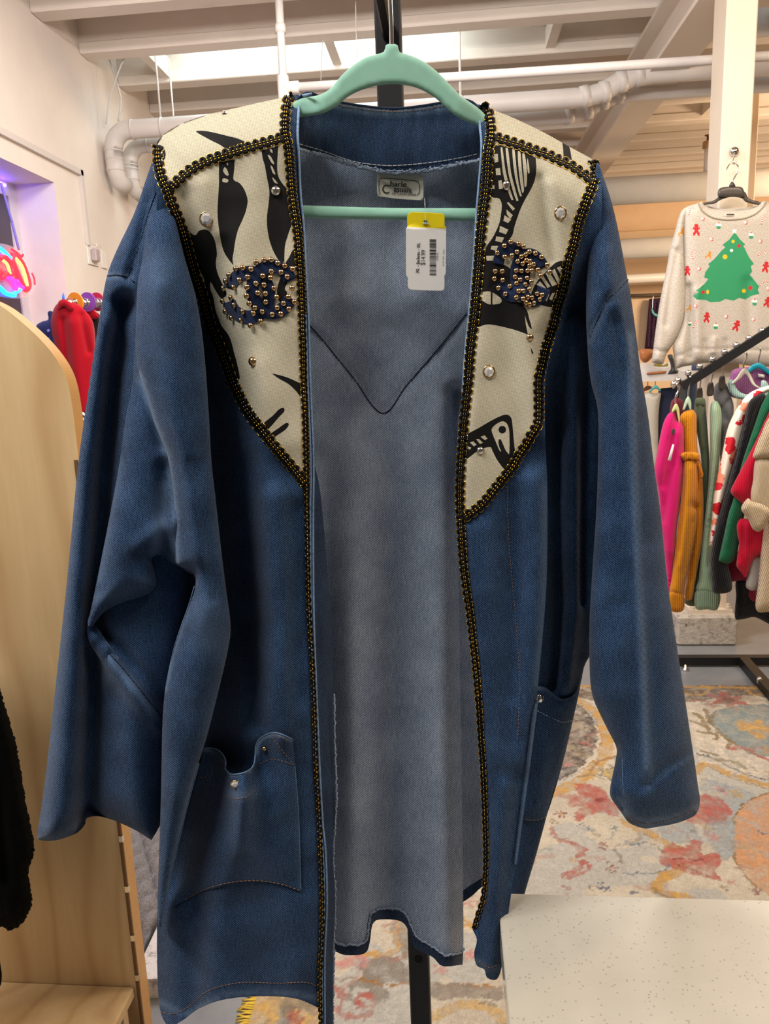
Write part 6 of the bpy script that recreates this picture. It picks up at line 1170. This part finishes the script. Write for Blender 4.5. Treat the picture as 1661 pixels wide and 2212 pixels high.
tag(cloth('crimson_wrap', K([(1220, 200), (1150, 320), (1085, 460), (1000, 630), (918, 790), (925, 825), (960, 858), (992, 885), (1010, 905), (1080, 960), (1040, 985), (980, 985), (955, 1030), (962, 1100), (972, 1160), (958, 1250), (955, 1300), (990, 1345), (1020, 1376), (1080, 1250), (1220, 1200)]), RD-0.17, 0.05, m_cr, None, 18, [(K([(1000, 1010), (1000, 1200), (1010, 1340)]), 0.015, 5), (K([(1080, 560), (1020, 800)]), -0.01, 10)], 6, 4), 'crimson wrap with a pointed drape before the emerald sweater', 'wrap')
m_iv = knit('oatmeal_knit', (206, 184, 150), 0.075, 0.4, 0.35, 0.8)
tag(cloth('grey_skirt', K([(1100, 1040), (1060, 1200), (1035, 1330), (1020, 1442), (1100, 1450), (1150, 1300), (1150, 1060)]), RD-0.15, 0.03, knit('pale_grey_knit', (172, 166, 162), 0.2, 0, 0.15, 0.3), None, 10, sp=6, step=4), 'pale grey knit panel beneath the crimson wrap', 'skirt')
g_ = garment('oatmeal_cardigan', 'chunky oatmeal cardigan with a turned cuff at the right edge', 'cardigan', RD-0.24, (1640, 1320))
cloth('body', K([(1300, 200), (1180, 300), (1120, 420), (1085, 560), (1110, 700), (1130, 1000), (1115, 1200), (1100, 1400), (1085, 1588), (1180, 1605), (1320, 1610), (1340, 700)]), RD-0.20, 0.06, m_iv, g_, 22, sp=7, step=4)
cloth('shoulder', K([(1300, 220), (1180, 330), (1110, 440), (1062, 575), (1085, 590), (1180, 590), (1300, 560)]), RD-0.27, 0.05, m_iv, g_, 16, sp=6, step=4)
cloth('sleeve', K([(1085, 590), (1065, 730), (1050, 830), (1070, 900), (1171, 960), (1260, 900), (1280, 600), (1180, 580)]), RD-0.26, 0.05, knit('oatmeal_fine', (196, 176, 146), 0.12, 0.1, 0.25, 0.5), g_, 16, sp=6, step=4)
cloth('cuff', K([(1030, 850), (990, 900), (990, 935), (1030, 985), (1065, 1055), (1110, 1070), (1150, 1020), (1190, 940), (1130, 890), (1060, 870)]), RD-0.31, 0.05, m_iv, g_, 12, sp=5, step=4)
tag(cloth('black_skirt', K([(960, 1390), (952, 1500), (945, 1645), (1000, 1652), (1080, 1640), (1190, 1690), (1300, 1690), (1300, 1450), (1100, 1400)]), RD+0.0, 0.04, m_bk, None, 14, sp=7, step=4), 'black skirt hanging lowest under the burgundy hem', 'skirt')
# teal jumper and purple top facing the viewer at the back of the arm
g_ = garment('purple_top', 'purple jumper facing forward behind the ivory hanger', 'jumper', RD+0.22, (1640, 860))
cloth('back', K([(915, 40), (930, 0), (1000, -20), (1100, -22), (1200, -10), (1260, 60), (1260, 200), (930, 180), (905, 90)]), RD+0.22, 0.03, knit('purple_knit', (150, 92, 140), 0.075), g_, 16, sp=6, step=4); cloth('label', K([(1098, 22), (1142, 30), (1140, 52), (1100, 44)]), RD+0.18, 0.002, m_tag, g_, 2, sp=4, step=4, sm=False)
g_ = garment('aqua_jumper', 'pale aqua ribbed jumper on the ivory hanger', 'jumper', RD+0.14, (1620, 870))
m_aq = knit('aqua_rib', (168, 200, 196), 0.07, 0, 0.22, 0.6)
cloth('collar', K([(895, 85), (930, 60), (950, 110), (990, 150), (1060, 160), (1110, 130), (1120, 70), (1150, 70), (1171, 110), (1171, 180), (1100, 200), (1000, 195), (930, 170)]), RD+0.12, 0.02, m_aq, g_, 7, sp=4, step=4)
hook((1600, 800), 'ivory hanger holding the pale aqua jumper', m_wh, K([(1000, -10), (1005, -50), (1022, -90), (1022, -110), (1012, -118)]), K([(1000, -12), (1018, -12), (1045, 20), (1080, 90), (1120, 118), (1100, 118), (1060, 95), (1030, 40), (1008, 25), (985, 50), (930, 92), (918, 90), (960, 40), (980, 10)]), RD+0.10)
hook((1640, 770), 'turquoise hanger behind the ivory hanger', m_turq, K([(1100, -40), (1105, -90), (1115, -130), (1110, -150)]), K([(1030, 0), (1050, -30), (1100, -50), (1150, -25), (1200, 30), (1190, 45), (1140, 10), (1100, -12), (1060, 5), (1040, 20)]), RD+0.18)
for px_, pts in (((1520, 860), [(712, 120), (720, 60), (735, 10), (728, -12)]), ((1540, 850), [(785, 85), (800, 20), (812, -25), (800, -40)]), ((1556, 850), [(862, 40), (868, -20), (858, -60)])):
    e = garment('clip_hanger', {712: 'dark clip hanger over the moss sweater', 785: 'dark clip hanger over the sage sweater', 862: 'dark clip hanger over the tweed sweater'}[pts[0][0]], 'hanger', RD+0.1, px_)
    P = smooth(K(pts), False, 2); tubeobj('hook', HP(P, np.full(len(P), RD+0.08)), 0.003, m_chr, e, 6); x0_, y0_ = pts[0]
    cloth('clip', K([(x0_-22, y0_+10), (x0_-8, y0_-6), (x0_+12, y0_-6), (x0_+20, y0_+30), (x0_+14, y0_+80), (x0_-26, y0_+80)]), RD+0.1, 0.012, m_blk, e, 4, sp=4, step=3)

# ================================================================== FAR BACKGROUND BEHIND THE SWEATSHIRT
BD = 4.45; Q8 = (1380, 560, 5.822); q8 = lambda p: crop(p, *Q8)
dr = garment('display_shelf', 'white display shelf with shoes and bags beyond the sweatshirt', 'shelf', BD, (1420, 815)); 
lo = HP([(1340, 815)], np.array([BD]))[0]; hi = HP([(1475, 812)], np.array([BD]))[0]
boxobj('board', (lo[0], lo[1], lo[2]-0.03), (hi[0]+0.1, lo[1]+0.35, lo[2]+0.02), mat('shelf_white', (222, 218, 212), 0.4), dr); boxobj('upright', (lo[0]+0.02, lo[1]+0.1, 0), (lo[0]+0.06, lo[1]+0.14, lo[2]), m_silver, dr); boxobj('upright', (hi[0], lo[1]+0.1, 0), (hi[0]+0.04, lo[1]+0.14, lo[2]), m_silver, dr)
lo2 = HP([(1340, 797)], np.array([BD+0.2]))[0]; boxobj('back_board', (lo2[0], lo2[1], lo[2]+0.02), (hi[0]+0.1, lo2[1]+0.02, lo2[2]+0.03), mat('shelf_white', (222, 218, 212)), dr)
tag(cloth('brown_bag', q8([(5, 1150), (40, 1128), (150, 1130), (185, 1160), (170, 1230), (110, 1290), (60, 1300), (15, 1250)]), BD, 0.06, mat('tan_leather', (176, 110, 66), 0.5), None, 10, sp=4, step=3), 'tan leather bag on the display shelf', 'bag')
tag(cloth('ankle_boot', q8([(360, 1210), (420, 1200), (445, 1260), (470, 1380), (500, 1400), (490, 1445), (350, 1450), (400, 1380), (390, 1300)]), BD, 0.05, mat('dark_boot', (60, 62, 66), 0.5), None, 8, sp=4, step=3), 'dark grey ankle boot on the display shelf', 'boot')
tag(cloth('flat_shoe', q8([(90, 1430), (200, 1415), (340, 1405), (350, 1435), (220, 1448), (90, 1450)]), BD, 0.04, mat('tan_leather', (176, 110, 66)), None, 4, sp=4, step=3), 'low tan shoe lying at the front of the display shelf', 'shoe')
tag(cloth('yellow_shoe', q8([(180, 1335), (220, 1310), (300, 1330), (360, 1300), (360, 1345), (250, 1352)]), BD+0.1, 0.04, mat('yellow_black', (190, 170, 60), 0.5), None, 4, sp=4, step=3), 'yellowish shoe behind the sweatshirt cuff', 'shoe')
g_ = garment('plum_curtain', 'dark plum curtain on a rail at the back wall', 'curtain', 9.25, (1405, 750))
cl_ = q8([(130, 500), (260, 488), (330, 500), (330, 1130), (70, 1130), (95, 900)]); cloth('drape', cl_, 9.25, 0.05, mat('plum_cloth', (62, 34, 58), 0.9), g_, 12, [(q8([(x, 500), (x-35, 1130)]), 0.05 if i % 2 else -0.05, 3) for i, x in enumerate((150, 175, 200, 225, 250, 275))], 4, 4, sm=False)
rl = HP(np.array(q8([(-200, 462), (500, 440)])), np.array([9.23, 9.23])); tubeobj('rail', rl, 0.02, mat('dark_rail', (90, 74, 60), 0.5), g_, 8)
hook((1408, 680), 'teal hanger in front of the plum curtain', m_teal, q8([(170, 625), (172, 560), (178, 480), (184, 458)]), q8([(155, 630), (165, 612), (180, 640), (200, 680), (235, 690), (230, 720), (195, 710), (165, 680)]), 9.18)
WD = 4.5
g_ = garment('white_dress', 'white sleeveless top on a teal hanger beyond the rack arm', 'top', WD, (1405, 1000)); cloth('body', q8([(-40, 1700), (60, 1690), (130, 1670), (200, 1690), (275, 1680), (262, 1800), (245, 2000), (240, 2300), (220, 2600), (-60, 2600)]), WD, 0.04, knit('white_cotton', (216, 210, 196), 0.4, 0, 0.08, 0.1), g_, 14, sp=6, step=4)
hook((1412, 840), 'teal hanger holding the white sleeveless top', m_teal, q8([(205, 1590), (207, 1540), (200, 1520)]), q8([(205, 1585), (240, 1600), (278, 1650), (270, 1668), (220, 1630), (180, 1640), (140, 1680), (125, 1665), (165, 1615)]), WD-0.05)
hook((1400, 838), 'dusty pink hanger beside the teal hanger', mat('pink_plastic', (206, 150, 136), 0.4), q8([(110, 1585), (112, 1540)]), q8([(50, 1640), (90, 1595), (130, 1590), (170, 1615), (130, 1640), (80, 1660), (40, 1680)]), WD+0.08)
m_jean = knit('dark_jean', (58, 66, 92), 0.3, 0.6, 0.25, 0.3)
g_ = garment('dark_jeans', 'dark blue jeans hanging beyond the tip of the rack arm', 'jeans', WD+0.1, (1435, 1000)); cloth('legs', q8([(270, 1640), (330, 1620), (480, 1640), (500, 2000), (480, 2600), (240, 2600), (245, 2000)]), WD+0.1, 0.05, m_jean, g_, 16, sp=7, step=4); cloth('waistband', q8([(268, 1630), (480, 1630), (480, 1730), (268, 1740)]), WD+0.07, 0.02, m_jean, g_, 6, sp=4, step=4)
g_ = garment('denim_shirt', 'faded denim jacket behind the black rack arm', 'jacket', WD+0.3, (1480, 900)); cloth('body', q8([(480, 1560), (500, 1420), (570, 1350), (700, 1320), (750, 1340), (740, 1500), (720, 1900), (700, 2300), (450, 2300), (400, 1650)]), WD+0.3, 0.05, knit('faded_denim', (76, 92, 126), 0.3, 0.6, 0.3, 0.3), g_, 18, sp=7, step=4)
g_ = garment('maroon_top', 'maroon top behind the pink cardigan', 'top', 3.3, (1460, 960)); cloth('body', q8([(395, 1850), (430, 1760), (520, 1755), (565, 1830), (560, 2300), (380, 2300)]), 3.3, 0.04, knit('maroon_cloth', (112, 26, 44), 0.3), g_, 14, sp=6, step=4)
P = smooth(q8([(478, 1770), (480, 1700), (500, 1640), (520, 1560), (510, 1540)]), False, 2); tubeobj('hanger_hook', HP(P, np.linspace(3.3, 3.1, len(P))), 0.003, m_chr, g_, 6)
